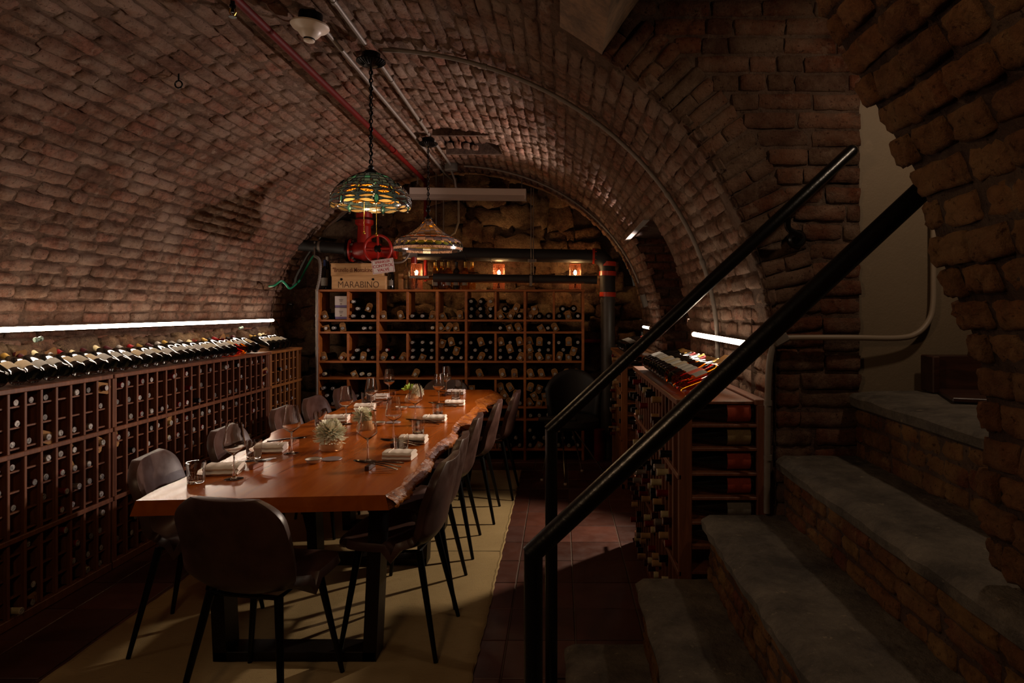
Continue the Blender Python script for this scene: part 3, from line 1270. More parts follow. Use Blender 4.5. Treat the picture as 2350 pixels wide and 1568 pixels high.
def body_mesh(kind, mat):
    k = (kind, mat)
    if k not in BODY:
        BODY[k] = MB().lathe(PROF[kind], 14).mesh('wine_bottle', M[mat], 'auto')
    return BODY[k]


def cap_mesh(col, long=.062, tip=.300):
    k = (col, long, tip)
    if k not in CAPM:
        mb = MB()
        z0 = tip - long
        rl = .0185 if long > .07 else .0162
        mb.lathe([(rl, z0), (.0156, z0 + .02), (.0155, tip - .014), (.0165, tip - .012), (.0165, tip + .002), (.0145, tip + .004)], 12)
        mb.lathe([(.0145, tip + .004), (0, tip + .0045)], 12, None, 1)
        CAPM[k] = mb.mesh('capsule', [CAPCOL.get(col) or M['cork'], M['cap_end']], 'auto')
    return CAPM[k]


def label_mesh(i, kind):
    k = (i, kind)
    if k not in LABM:
        r = PROF[kind][4][0] + .0006
        z0, z1, h = [(.042, .128, .95), (.048, .118, .85), (.04, .12, 1.05), (.05, .13, .8)][i % 4]
        mb = MB().lathe([(r, z0), (r, z1)], 12, None, 0, -h, h)
        LABM[k] = mb.mesh('bottle_label', PAPERS[i] if i < 4 else M['label_red'], True)
    return LABM[k]


tagm = MB()
tagm.cbox(-.030, .030, -.030, .055, -.0008, .0008, .0004)
tagm.box(-.018, .018, .030, .040, -.0012, -.0008, 1)
tagm.box(-.018, .018, .030, .040, .0008, .0012, 1)
TAGME = tagm.mesh('neck_tag', [M['card'], M['card_ink']])
# card with clipped shoulders
tagm = MB()
tagm.add([(-.030, -.030, 0), (.030, -.030, 0), (.030, .040, 0), (.016, .056, 0), (-.016, .056, 0), (-.030, .040, 0)], [(0, 1, 2, 3, 4, 5)])
tagm.add([(-.030, -.030, .0012), (.030, -.030, .0012), (.030, .040, .0012), (.016, .056, .0012), (-.016, .056, .0012), (-.030, .040, .0012)], [(0, 1, 2, 3, 4, 5)])
tagm.add([(-.015, -.022, .0016), (.015, -.022, .0016), (.015, -.018, .0016), (-.015, -.018, .0016)], [(0, 1, 2, 3)], 1)
tagm.add([(-.012, .036, .0016), (.012, .036, .0016), (.012, .042, .0016), (-.012, .042, .0016)], [(0, 1, 2, 3)], 1)
TAGME = tagm.mesh('neck_tag', [M['card'], M['card_ink']])

BOT = []


def bottle(M4, label, group, pri, kind='bordeaux', mat='bottle_black', cap='silver', lab=None, tagrot=None, caplong=.062, labroll=0.0):
    BOT.append(dict(M=M4, label=label, group=group, pri=pri, kind=kind, mat=mat, cap=cap, lab=lab, tag=tagrot, caplong=caplong, roll=labroll))


def make_bottle(b):
    o = new('wine_bottle', body_mesh(b['kind'], b['mat']), None, b['M'])
    tag(o, b['label'], 'wine bottle', b['group'])
    tip = PROF[b['kind']][-1][1]
    new('capsule', cap_mesh(b['cap'], b['caplong'], tip), o)
    if b['lab'] is not None:
        new('bottle_label', label_mesh(b['lab'], b['kind']), o, Matrix.Rotation(b['roll'], 4, 'Z'))
    if b['tag'] is not None:
        a, tx = b['tag']
        new('neck_tag', TAGME, o, Matrix.Translation((0, 0, tip - .022)) @ Matrix.Rotation(a, 4, 'Z') @ Matrix.Rotation(tx, 4, 'X'))
    return o


# ------------------------------------------------------------------ wine racks along the left wall
XF = -2.515
COLW = .0955
ROWZ = [1.035, .937, .840, .735, .640, .545, .450, .348, .250, .155, .070]
TIER = [.787, .398]


def left_rack(y0, y1, n, first_col, label, mat, unit):
    r = thing('wine_rack', label, 'wine rack', (XF, (y0 + y1) / 2, 0))
    MB().cbox(-2.83, XF + .012, y0, y1, 1.076, 1.100, .003).build('top_board', M[mat], r)
    MB().cbox(XF - .03, XF + .004, y0, y1, 0.002, .045, .003).build('base_board', M[mat], r)
    for z in TIER:
        MB().cbox(XF - .004, XF + .012, y0, y1, z - .011, z + .013, .003).build('rail', M[mat], r)
    for yy in (y0, y1 - .024):
        MB().cbox(-2.82, XF, yy, yy + .022, .003, 1.076, .003).build('side_panel', M[mat], r)
    pm = None
    off = origin(r)
    ys = [first_col + COLW * k for k in range(n)]
    pmb = MB().cbox(-.0, .020, -.008, .008, .003, 1.076, .002)
    pme = pmb.mesh('post', M[mat])
    for y in ys:
        new('post', pme, r, Matrix.Translation(Vector((XF - .018, y, 0)) - off))
    back = MB()
    for y in ys:
        back.box(-2.80, -2.785, y - .009, y + .009, .003, 1.076)
    for y in ys:
        for z in ROWZ:
            if y < ys[-1] - .01:
                back.box(XF - .030, XF - .016, y + .006, y + COLW - .006, z - .030, z - .022)
                back.box(-2.745, -2.73, y + .006, y + COLW - .006, z - .050, z - .0435)
            # the thin divider of each column behind the post
        back.box(-2.79, XF - .02, y - .002, y + .002, .05, 1.07)
    tag(back.build('rungs', M[mat], r), kind='stuff')
    return r


left_rack(2.36, 3.664, 13, 3.649 - 12 * COLW, 'nearest redwood wine rack along the left wall, cut by the photo edge', 'rack', 1)
left_rack(3.676, 5.664, 21, 3.700, 'long middle redwood wine rack along the left wall', 'rack', 2)
left_rack(5.676, 6.36, 7, 5.70, 'short paler wine rack at the far end of the left wall', 'rack_pale', 3)


def hidden(p):
    px, py = CX + F * p.x / p.y, CY - F * (p.z - EYE) / p.y
    if px < -15:
        return True
    if px > 600 and py > 965 or px > 480 and py > 1090 or 318 < px < 440 and py > 1045 or 500 < px < 560 and py > 1000:
        return True
    return False


# capsule colours seen in each unit of the rack
for unit, y0, n, fill, name in ((1, 3.649 - 12 * COLW, 12, .68, 'nearest'), (2, 3.700, 20, .54, 'middle'), (3, 5.70, 6, .58, 'far')):
    for c in range(n):
        y = y0 + COLW * (c + .5)
        colour = rnd.choice(['silver', 'red', 'silver', 'black', 'burgundy', 'red', 'cream'])
        for ri, z in enumerate(ROWZ):
            if rnd.random() > fill - (.12 if ri > 6 else 0):
                continue
            if rnd.random() < .35:
                colour = rnd.choice(['silver', 'red', 'black', 'black', 'burgundy', 'silver', 'cream'])
            tipx = XF - .012 + rnd.uniform(-.018, .012) + (.03 if rnd.random() < .1 else 0)
            p = Vector((tipx, y + rnd.uniform(-.006, .006), z - .004))
            if hidden(p):
                continue
            base = p - Vector((.30, rnd.uniform(-.008, .008), -.0))
            Mx = frame(base, p - base, (0, 0, 1))
            cc = n - c if unit == 1 else c + 1
            lab = '%s capped bottle, %s left rack, %s column from %s end, %s slot down' % (
                {'silver': 'silver', 'red': 'red', 'black': 'black', 'burgundy': 'dark red', 'cream': 'cream'}[colour], name, ORD[cc], 'far' if unit == 1 else 'near', ORD[ri + 1])
            bottle(Mx, lab, 'bottles in the left wine racks', p.y + (.6 if ri > 6 else 0), 'bordeaux', 'bottle_black', colour, None,
                   (rnd.uniform(-3, 3), .15) if rnd.random() < .16 else None, .062)

# bottles lying on top of the left racks, necks to the wall
k = 0
ynow = 2.865
seq = []
while ynow < 5.50:
    seq.append(ynow)
    ynow += .0955
seq2 = [5.76, 5.85, 5.94, 6.03, 6.12]
cnt = 0
for y in seq + seq2:
    cnt += 1
    far = y > 5.6
    yaw = .42 + rnd.uniform(-.04, .04)
    d = Vector((-math.cos(yaw), math.sin(yaw), .30 + rnd.uniform(-.02, .03)))
    kind = rnd.choice(['burgundy', 'burgundy', 'burgundy', 'bordeaux'])
    base = Vector((XF - .018 + rnd.uniform(-.008, .012), y, 1.141))
    ang = -PI / 2
    Mx = frame(base, d, Vector((0, 0, 1)))
    mat = 'bottle_black'
    li = rnd.choice([0, 0, 1, 3, 2, 1])
    cap = rnd.choice(['red', 'black', 'silver', 'cream', 'red', 'gold', 'burgundy'])
    desc = {'red': 'red', 'black': 'black', 'silver': 'silver', 'cream': 'cream', 'gold': 'gold', 'burgundy': 'dark red'}[cap]
    if not far and cnt in (25, 26):
        mat = {25: 'rose_glass', 26: 'amber_glass'}[cnt]
    if cnt == 4 or cnt == 9:
        li = 3
    pl_ = {0: 'cream', 1: 'white', 2: 'grey', 3: 'ivory'}[li]
    if far:
        t = 'dark bottle with %s label lying on far left rack, %s of the last five' % (pl_, ORD[cnt - len(seq)])
    else:
        t = '%s bottle, %s label, lying on left rack top, %s from near end' % ({'bottle_black': 'dark', 'rose_glass': 'rose red', 'amber_glass': 'amber'}[mat], pl_, ORD[cnt])
    bottle(Mx, t, 'bottles lying on top of the left racks', y - 10, kind, mat, cap, li, (rnd.uniform(-.6, .6), .5) if rnd.random() < .3 else None, .075 if kind == 'burgundy' else .062, rnd.uniform(-.25, .25))

# ------------------------------------------------------------------ wine racks on the right
XR = .480
MAGZ = [.992, .897, .797, .699, .600, .500, .400, .300, .200, .10]


def right_rack(x0, y0, y1, xd, label, pale):
    mat = 'rack_pale' if pale else 'rack'
    r = thing('wine_rack', label, 'wine rack', (x0 + xd / 2, (y0 + y1) / 2, 0))
    off = origin(r)
    MB().cbox(x0 - .012, x0 + .075, y0, y1, 1.076, 1.100, .003).build('top_board', M[mat], r)
    MB().cbox(x0 + xd - .045, x0 + xd, y0, y1, 1.076, 1.100, .003).build('top_board', M[mat], r)
    MB().cbox(x0 + .075, x0 + xd - .045, y0 + .02, y1, 1.078, 1.090, .002).build('top_slat', M[mat], r)
    MB().cbox(x0, x0 + .03, y0, y1, .002, .045, .003).build('base_board', M[mat], r)
    for z in TIER:
        MB().cbox(x0 - .006, x0 + .01, y0, y1, z - .011, z + .011, .003).build('rail', M[mat], r)
    # end frame of bins for big bottles
    for xa, xb in ((x0 - .002, x0 + .052), (x0 + xd - .036, x0 + xd)):
        MB().cbox(xa, xb, y0, y0 + .022, .003, 1.08, .003).build('end_post', M[mat], r)
        MB().cbox(xa, xb, y0 + .135, y0 + .15, .003, 1.076, .003).build('end_post', M[mat], r)
    MB().box(x0 + .01, x0 + xd - .01, y0 + .150, y0 + .156, .05, 1.07).build('end_back', M[mat], r)
    for z in MAGZ:
        MB().cbox(x0 + .05, x0 + xd - .03, y0 + .004, y0 + .135, z - .006, z + .006, .002).build('bin_shelf', M[mat], r)
    n = int((y1 - y0 - .17) / COLW)
    pme = MB().cbox(0, .03, -.008, .008, .003, 1.076, .002).mesh('post', M[mat])
    ys = [y0 + .165 + COLW * k for k in range(n + 1)]
    for y in ys:
        new('post', pme, r, Matrix.Translation(Vector((x0, y, 0)) - off))
    back = MB()
    for y in ys:
        back.box(x0 + xd - .02, x0 + xd - .005, y - .009, y + .009, .003, 1.07)
        back.box(x0 + .02, x0 + xd - .02, y - .002, y + .002, .05, 1.07)
        for z in ROWZ:
            back.box(x0 + .02, x0 + xd - .02, y + .008, y + .020, z - .050, z - .040)
            back.box(x0 + .02, x0 + xd - .02, y - .020, y - .008, z - .050, z - .040)
    tag(back.build('rungs', M[mat], r), kind='stuff')
    return r, ys


r1, ys1 = right_rack(XR, 2.63, 4.20, .35, 'dark redwood wine rack right of the stairs rail, big bottles in its end', False)
r2, ys2_ = right_rack(.50, 5.32, 6.30, .32, 'farther right wine rack beyond the passage, beside the black pipe', True)
for ys, x0, name, fill in ((ys1, XR, 'near right', .62), (ys2_, .50, 'far right', .6)):
    for c in range(len(ys) - 1):
        y = ys[c] + COLW / 2
        for ri, z in enumerate(ROWZ):
            if rnd.random() > fill:
                continue
            col = rnd.choice(['silver', 'black', 'cork', 'black', 'cream', 'red', 'burgundy'])
            p = Vector((x0 - .012 - rnd.uniform(0, .035), y + rnd.uniform(-.006, .006), z - .004))
            px, py = CX + F * p.x / p.y, CY - F * (p.z - EYE) / p.y
            # behind the handrails
            if name == 'far right' and (py > 1000 or ri > 8):
                continue
            base = p + Vector((.30, 0, 0))
            Mx = frame(base, p - base, (0, 0, 1))
            lab = '%s capped bottle, %s rack, %s column from near end, %s slot down' % (
                {'silver': 'silver', 'red': 'red', 'black': 'black', 'burgundy': 'dark red', 'cream': 'cream', 'cork': 'bare cork'}[col], name, ORD[c + 1], ORD[ri + 1])
            lab = lab.replace('bare cork capped', 'bare corked')
            bottle(Mx, lab, 'bottles in the right wine racks', p.y + (1.2 if name == 'near right' else 0), 'bordeaux', 'bottle_black', col, None, None)
# big bottles in the end bins
def magnum(mat, lab):
    pr = [(0, .006), (.032, .003), (.0405, 0), (.044, .008), (.0445, .03), (.0445, .12), (.042, .15), (.034, .19), (.024, .225), (.018, .25), (.0165, .27), (.016, .295), (0, .295)]
    return MB().lathe(pr, 16).mesh('magnum_bottle', M[mat], 'auto')


magl = MB().lathe([(.0451, .02), (.0451, .115)], 14, None, 0, -1.5, 1.5)
mags = [('bottle_brown', 'orange-red'), ('bottle_black', 'brown'), ('bottle_black', 'orange-red'), ('bottle_black', 'dark red'), ('bottle_brown', 'black')]
mlm = {'orange-red': M['label_red'], 'brown': PAPERS[3], 'dark red': M['label_red'], 'black': PAPERS[2]}
for (x0, xd, y0, nm, zs, pos) in ((XR, .35, 2.63, 'near right rack', MAGZ[:6], ''), (.50, .32, 5.32, 'far right rack', MAGZ[:6], '')):
    for i, z in enumerate(zs):
        mt, lc = mags[i % 5]
        base = Vector((x0 + xd - .034, y0 + .068, z + .0515))
        o = new('magnum_bottle', magnum(mt, lc), None, frame(base, (-1, 0, -.02), (0, -1, 0)))
        tag(o, 'big dark bottle lying lengthways in the end of the %s, %s bin down' % (nm, ORD[i + 1]), 'wine bottle', 'big bottles in the rack ends')
        new('bottle_label', magl.mesh('bottle_label', mlm[lc], True), o)
        new('capsule', cap_mesh('black', .062, .295), o, Matrix.Diagonal((1.08, 1.08, 1, 1)))
# bottles lying on top of the right racks
for name, x0, y0, n in (('near right', XR, 2.80, 14), ('far right', .50, 5.55, 6)):
    for i in range(n):
        y = y0 + .094 * i
        yaw = .55 + rnd.uniform(-.05, .05)
        d = Vector((math.cos(yaw), math.sin(yaw), .22 + rnd.uniform(-.02, .03)))
        base = Vector((x0 + .035, y - .10, 1.1435))
        mat = {1: 'rose_glass', 2: 'amber_glass', 4: 'amber_glass', 0: 'golden_glass'}.get(i, 'bottle_black') if name == 'near right' else 'bottle_black'
        li = rnd.choice([0, 1, 1, 2])
        if name == 'near right' and i == 1:
            li = 4
        cap = rnd.choice(['silver', 'gold', 'red', 'black', 'cream'])
        cn = {'bottle_black': 'dark', 'amber_glass': 'amber', 'rose_glass': 'rose red', 'golden_glass': 'golden'}[mat]
        t = '%s bottle, %s label, lying on %s rack top, %s from near end' % (cn, {0: 'cream', 1: 'white', 2: 'grey', 4: 'red'}[li], name, ORD[i + 1])
        bottle(frame(base, d, (0, 0, 1)), t, 'bottles lying on top of the right racks', y - 10, rnd.choice(['burgundy', 'bordeaux', 'burgundy']), mat, cap, li,
               (rnd.uniform(-.6, .6), .5) if rnd.random() < .25 else None, .062, rnd.uniform(-.2, .4))

# ------------------------------------------------------------------ wooden shelf against the back wall
YS = 6.33
SD = .30
K = YS / F


def sx(px): return (px - CX) * K
def sz(py): return EYE - (py - CY) * K


shelf = thing('wine_shelf', 'tall orange-brown open wine shelf of bins across the back wall', 'shelf', (sx(1034), YS + SD / 2, 0))
HR = [667, 736, 763.5, 831, 869.5, 936, 964, 1033]
FULL = [729, 866.5, 1002.5, 1069.5, 1204.5, 1338]
for p in FULL:
    MB().cbox(sx(p) - .0125, sx(p) + .0125, YS, YS + SD, .002, sz(667), .002).build('upright', M['shelf'], shelf)
for i, h in enumerate(HR):
    MB().cbox(sx(729) - (.02 if i == 0 else 0), sx(1338) + (.02 if i == 0 else 0), YS - (.008 if i == 0 else -.004), YS + SD, sz(h) - .010, sz(h) + .010, .002).build('shelf_board', M['shelf'], shelf)
for px in (798, 934.5, 1137, 1271):
    for a, b in ((667, 736), (763.5, 831), (869.5, 936), (964, 1033)):
        MB().cbox(sx(px) - .011, sx(px) + .011, YS + .004, YS + SD, sz(b) + .010, sz(a) - .010, .002).build('divider', M['shelf'], shelf)

CELLX = [729, 798, 866.5, 934.5, 1002.5, 1069.5, 1137, 1204.5, 1271, 1338]
BAYX = [(729, 866.5), (866.5, 1002.5), (1002.5, 1069.5), (1069.5, 1204.5), (1204.5, 1338)]
ROWNAME = ['top', 'third', 'fifth', 'seventh']
# bottles of each bin: (column fraction, layer, tagged, capsule)
TALL = {
    0: ['t....', '5', '2t2', '3t', '2t2', '8t', '5t3', '4t2', '5t'],
}


def shelf_bottle(px, py, tagged, cap, place, n, pri=0, kind='bordeaux'):
    tip = at(px, py, YS + .015 + rnd.uniform(-.03, .03))
    d = Vector((rnd.uniform(-.03, .03), -1, rnd.uniform(-.015, .02)))
    d.normalize()
    base = tip - d * .30
    t = '%s%s bottle, back shelf, %s, %s' % ('tagged ' if tagged else '', {'silver': 'silver capped', 'red': 'red capped', 'cream': 'cream capped', 'black': 'black capped'}[cap], place, n)
    bottle(frame(base, d, (1, 0, 0)), t, 'bottles in the back shelf', 3.6 + pri, kind, 'bottle_black', cap, None, ((rnd.uniform(-.6, .6) + (PI if rnd.random() < .3 else 0)) + PI * .0, rnd.uniform(-.1, .1)) if tagged else None, .05)


def fill_cell(x0, x1, ybot, count, ntag, place, wide=False, caps='silver', xs=None):
    """stack COUNT bottles on the board whose top is at YBOT (pixels of the shelf front)"""
    r = .0374 / K * 1.06
    made = 0
    lay_, y = 0, ybot - 2.2 - .0374 / K
    per = len(xs) if xs is not None else 1
    if xs is None:
        per = max(1, min(int((x1 - x0 - 5) / (2 * r)), count))
        if not wide and count > 6: per = 3
        if not wide and count in (4, 5, 6): per = 3
    order = []
    while made < count:
        m = min(per - (lay_ % 2 if per > 2 and not count == 9 else 0), count - made) if xs is None else len(xs)
        m = max(m, 1)
        if xs is None:
            span = (x1 - x0 - 5 - 2 * r)
            sh = r if (lay_ % 2 and per > 2 and not count == 9) else 0
            q = [x0 + 2.5 + r + sh + (span - 2 * sh) * (k / max(1, per - 1 - (1 if sh else 0)) if per > 1 else .5) for k in range(m)]
            if per == 2 and m == 2: q = [x0 + 4 + r, x1 - 5 - r]
            if m == 1 and made == 0 and per == 1: q = [x0 + 6 + r]
        else:
            q = xs
        for k, xx in enumerate(q):
            order.append((xx + rnd.uniform(-1, 1), y + rnd.uniform(-.7, .7), lay_, k))
        made += m
        lay_ += 1
        y -= 1.82 * r if per > 2 else 2.0 * r
    tagged = set(rnd.sample(range(len(order)), min(ntag, len(order))))
    for i, (xx, yy, L, k) in enumerate(order):
        cap = caps if caps != 'mix' else rnd.choice(['silver', 'red', 'silver'])
        shelf_bottle(xx, yy + 1, i in tagged, cap, place, '%s along, %s layer' % (ORD[k + 1], ORD[L + 1]))


T1 = [(1, 1), (6, 1), (2, 2), (3, 1), (2, 2), (9, 1), (5, 3), (4, 2), (5, 1)]
T2 = [(2, 2), (5, 1), (4, 2), (9, 1), (8, 3), (8, 2), (9, 4), (9, 6), (8, 4)]
T3 = [(8, 0), (5, 3), (3, 1), (3, 1), (2, 0), (6, 5), (7, 5), (8, 8), (6, 4)]
T4 = [None, None, None, None, None, (5, 1), (6, 1), (6, 2), (6, 0)]
for r_, (spec, yb) in enumerate(((T1, 736), (T2, 831), (T3, 936), (T4, 1033))):
    for c, q in enumerate(spec):
        if not q:
            continue
        fill_cell(CELLX[c], CELLX[c + 1], yb, q[0], q[1], '%s bin of %s row' % (ORD[c + 1], ROWNAME[r_]), False, 'mix' if (r_, c) in ((1, 0), (1, 1), (1, 2)) else 'silver',
                  [744] if (r_, c) == (0, 0) else None)
for xs, nt, yb, nm, cc in (([748, 765, 786, 834, 851], 2, 763.5, 'first bay of second row', 'silver'), ([992], 0, 763.5, 'second bay of second row', 'cream'),
                           ([1011, 1027, 1046], 3, 763.5, 'third bay of second row', 'silver'), ([1147, 1168, 1191], 2, 763.5, 'fourth bay of second row', 'silver'),
                           ([1242, 1258, 1274], 2, 763.5, 'fifth bay of second row', 'mix'),
                           ([744, 812, 829, 846], 1, 869.5, 'first bay of fourth row', 'cream'), ([952], 1, 869.5, 'second bay of fourth row', 'cream'),
                           ([1100, 1154, 1180], 3, 869.5, 'fourth bay of fourth row', 'mix'), ([1218, 1242, 1274, 1300, 1322], 5, 869.5, 'fifth bay of fourth row', 'mix'),
                           ([1090, 1165, 1184], 1, 964, 'fourth bay of sixth row', 'silver'), ([1218, 1238, 1258, 1325], 1, 964, 'fifth bay of sixth row', 'silver')):
    fill_cell(xs[0], xs[-1], yb, len(xs), nt, nm, True, cc, xs)

# the 300 that show largest are things of their own, the rest one mass
BOT.sort(key=lambda b: b['pri'])
for b in BOT[:300]:
    make_bottle(b)
rest = BOT[300:]
if rest:
    smats = [M['bottle_black']] + [CAPCOL[c] for c in ('silver', 'red', 'black', 'burgundy', 'cream', 'gold')] + [M['cork'], M['cap_end'], M['card'], M['card_ink']]
    ci = {'silver': 1, 'red': 2, 'black': 3, 'burgundy': 4, 'cream': 5, 'gold': 6, 'cork': 7}
    arrs = {}

    def arr(me):
        if me.name not in arrs:
            v = np.array([x.co[:] for x in me.vertices])
            arrs[me.name] = (v, [tuple(p.vertices) for p in me.polygons], [p.material_index for p in me.polygons])
        return arrs[me.name]
    mb = MB()
    for b in rest:
        tip = PROF[b['kind']][-1][1]
        parts = [(body_mesh(b['kind'], 'bottle_black'), Matrix(), {0: 0}), (cap_mesh(b['cap'], b['caplong'], tip), Matrix(), {0: ci[b['cap']], 1: 8})]
        if b['tag'] is not None:
            parts.append((TAGME, Matrix.Translation((0, 0, tip - .022)) @ Matrix.Rotation(b['tag'][0], 4, 'Z') @ Matrix.Rotation(b['tag'][1], 4, 'X'), {0: 9, 1: 10}))
        for me, ML, mp in parts:
            v, fs, mi = arr(me)
            X = b['M'] @ ML
            A = np.array(X.to_3x3())
            P = v @ A.T + np.array(X.translation)
            o = len(mb.v)
            mb.v.extend(map(tuple, P))
            mb.f.extend(tuple(o + i for i in f) for f in fs)
            mb.m.extend(mp[q] for q in mi)
    tag(mb.build('wine_bottles', smats, None, 'auto'), 'remaining capped wine bottles filling the slots of the racks and shelf bins', 'wine bottles', 'bottles in the racks', 'stuff')
print('BOTTLES', len(BOT))
# ------------------------------------------------------------------ dining tables (two slabs end to end)
def interp(tab, y):
    for (a, va), (b, vb) in zip(tab, tab[1:]):
        if y <= b:
            t = max(0, (y - a) / (b - a))
            return va + (vb - va) * t
    return tab[-1][1]


ZT, TH = .760, .058
RIGHT = [(2.47, -.657), (2.60, -.640), (2.72, -.648), (2.84, -.622), (2.95, -.642), (3.08, -.632), (3.25, -.655), (3.42, -.648), (3.58, -.622), (3.80, -.630), (4.05, -.648)]
LEFT = [(2.40, -1.556), (2.66, -1.572), (3.1, -1.574), (3.5, -1.578), (3.62, -1.60), (3.74, -1.648), (3.85, -1.645), (4.05, -1.572)]
RIGHT2 = [(4.06, -.655), (4.25, -.640), (4.5, -.625), (4.75, -.612), (4.95, -.640), (5.10, -.655), (5.3, -.60), (5.5, -.56), (5.75, -.60)]
LEFT2 = [(4.06, -1.572), (4.5, -1.566), (5.0, -1.57), (5.5, -1.57), (5.75, -1.55)]


def table(name, label, y0, y1, L, R, skew, bevel, seed):
    r = random.Random(seed)
    t = thing(name, label, 'table', (-1.11, (y0 + y1) / 2, 0), 'dining tables')
    n, m = 120, 8
    top, bark = MB(), MB()
    for i in range(n + 1):
        f = i / n
        yb = y0 + (y1 - y0) * f
        yl = yb - skew * (1 - f)
        yr = yb
        xl = interp(L, yb) + .004 * math.sin(yb * 21) + r.uniform(-.0015, .0015)
        xr = interp(R, yb) + .006 * math.sin(yb * 17 + 1) + r.uniform(-.003, .003)
        bl = xl - .022 + r.uniform(-.003, .003)
        for k in range(m + 1):
            u = k / m
            top.v.append((xl + (xr - xl) * u, yl + (yr - yl) * u, ZT))
        top.v.append((bl, yl, ZT - TH))
        top.v.append((xr + bevel * .4, yr, ZT - TH))
        for q, (dx, dz) in enumerate(((0, 0.0005), (.012, -.008), (.02 + bevel * .35, -.022), (.014 + bevel * .7, -.036), (bevel, -.050), (bevel * .4, -.0585))):
            a = 0 if q == 0 else .008
            bark.v.append((xr + dx + r.uniform(-a, a), yr + r.uniform(-a, a) * .4, ZT + dz + r.uniform(-a, a) * .35))
    w_ = m + 3
    for i in range(n):
        for k in range(m):
            a = i * w_ + k
            top.f.append((a, a + 1, a + w_ + 1, a + w_)); top.m.append(0)
        a = i * w_
        top.f.append((a, a + w_, a + w_ + m + 1, a + m + 1)); top.m.append(0)            # left side
        top.f.append((a + m + 1, a + w_ + m + 1, a + w_ + m + 2, a + m + 2)); top.m.append(0)    # underside
    for i, fl in ((0, False), (n, True)):
        a = i * w_
        q = [a + k for k in range(m + 1)] + [a + m + 2, a + m + 1]
        top.f.append(tuple(q if fl else q[::-1])); top.m.append(0)
    for i in range(n):
        for q in range(5):
            a = i * 6 + q
            bark.f.append((a, a + 1, a + 7, a + 6)); bark.m.append(0)
    for i in (0, n):
        bark.f.append(tuple(i * 6 + q for q in range(6))); bark.m.append(0)
    top.build('table_top', M['table'], t)
    bark.build('live_edge', M['bark'], t, True)
    return t


t1 = table('dining_table', 'nearer slab of the long live-edge wooden dining table, one glossy end towards camera', 2.475, 4.045, LEFT, RIGHT, .075, .034, 3)
t2 = table('dining_table', 'farther slab of the live-edge dining table, burl edge, in front of the shelf', 4.055, 5.75, LEFT2, RIGHT2, 0, .085, 4)


def trestle(t, y, xl, xr, spread=.03):
    h = ZT - TH - .004
    mb = MB()
    wd, dp = .028, .055
    for s, x in ((-1, xl), (1, xr)):
        xt = x + s * spread
        mb.add([(x - wd, y - dp, .013), (x + wd, y - dp, .013), (x + wd, y + dp, .013), (x - wd, y + dp, .013),
                (xt - wd, y - dp, h), (xt + wd, y - dp, h), (xt + wd, y + dp, h), (xt - wd, y + dp, h)],
               [(0, 3, 2, 1), (4, 5, 6, 7), (0, 1, 5, 4), (1, 2, 6, 5), (2, 3, 7, 6), (3, 0, 4, 7)])
    mb.cbox(xl - wd, xr + wd, y - dp, y + dp, .012, .052, .003)
    mb.cbox(xl - .1, xr + .1, y - .045, y + .045, h - .005, h + .004, .001)
    return mb.build('trestle_leg', M['dark_steel'], t)


trestle(t1, 2.745, -1.40, -.785)
trestle(t1, 3.76, -1.40, -.785)
trestle(t2, 4.35, -1.40, -.785)
trestle(t2, 5.40, -1.40, -.785)

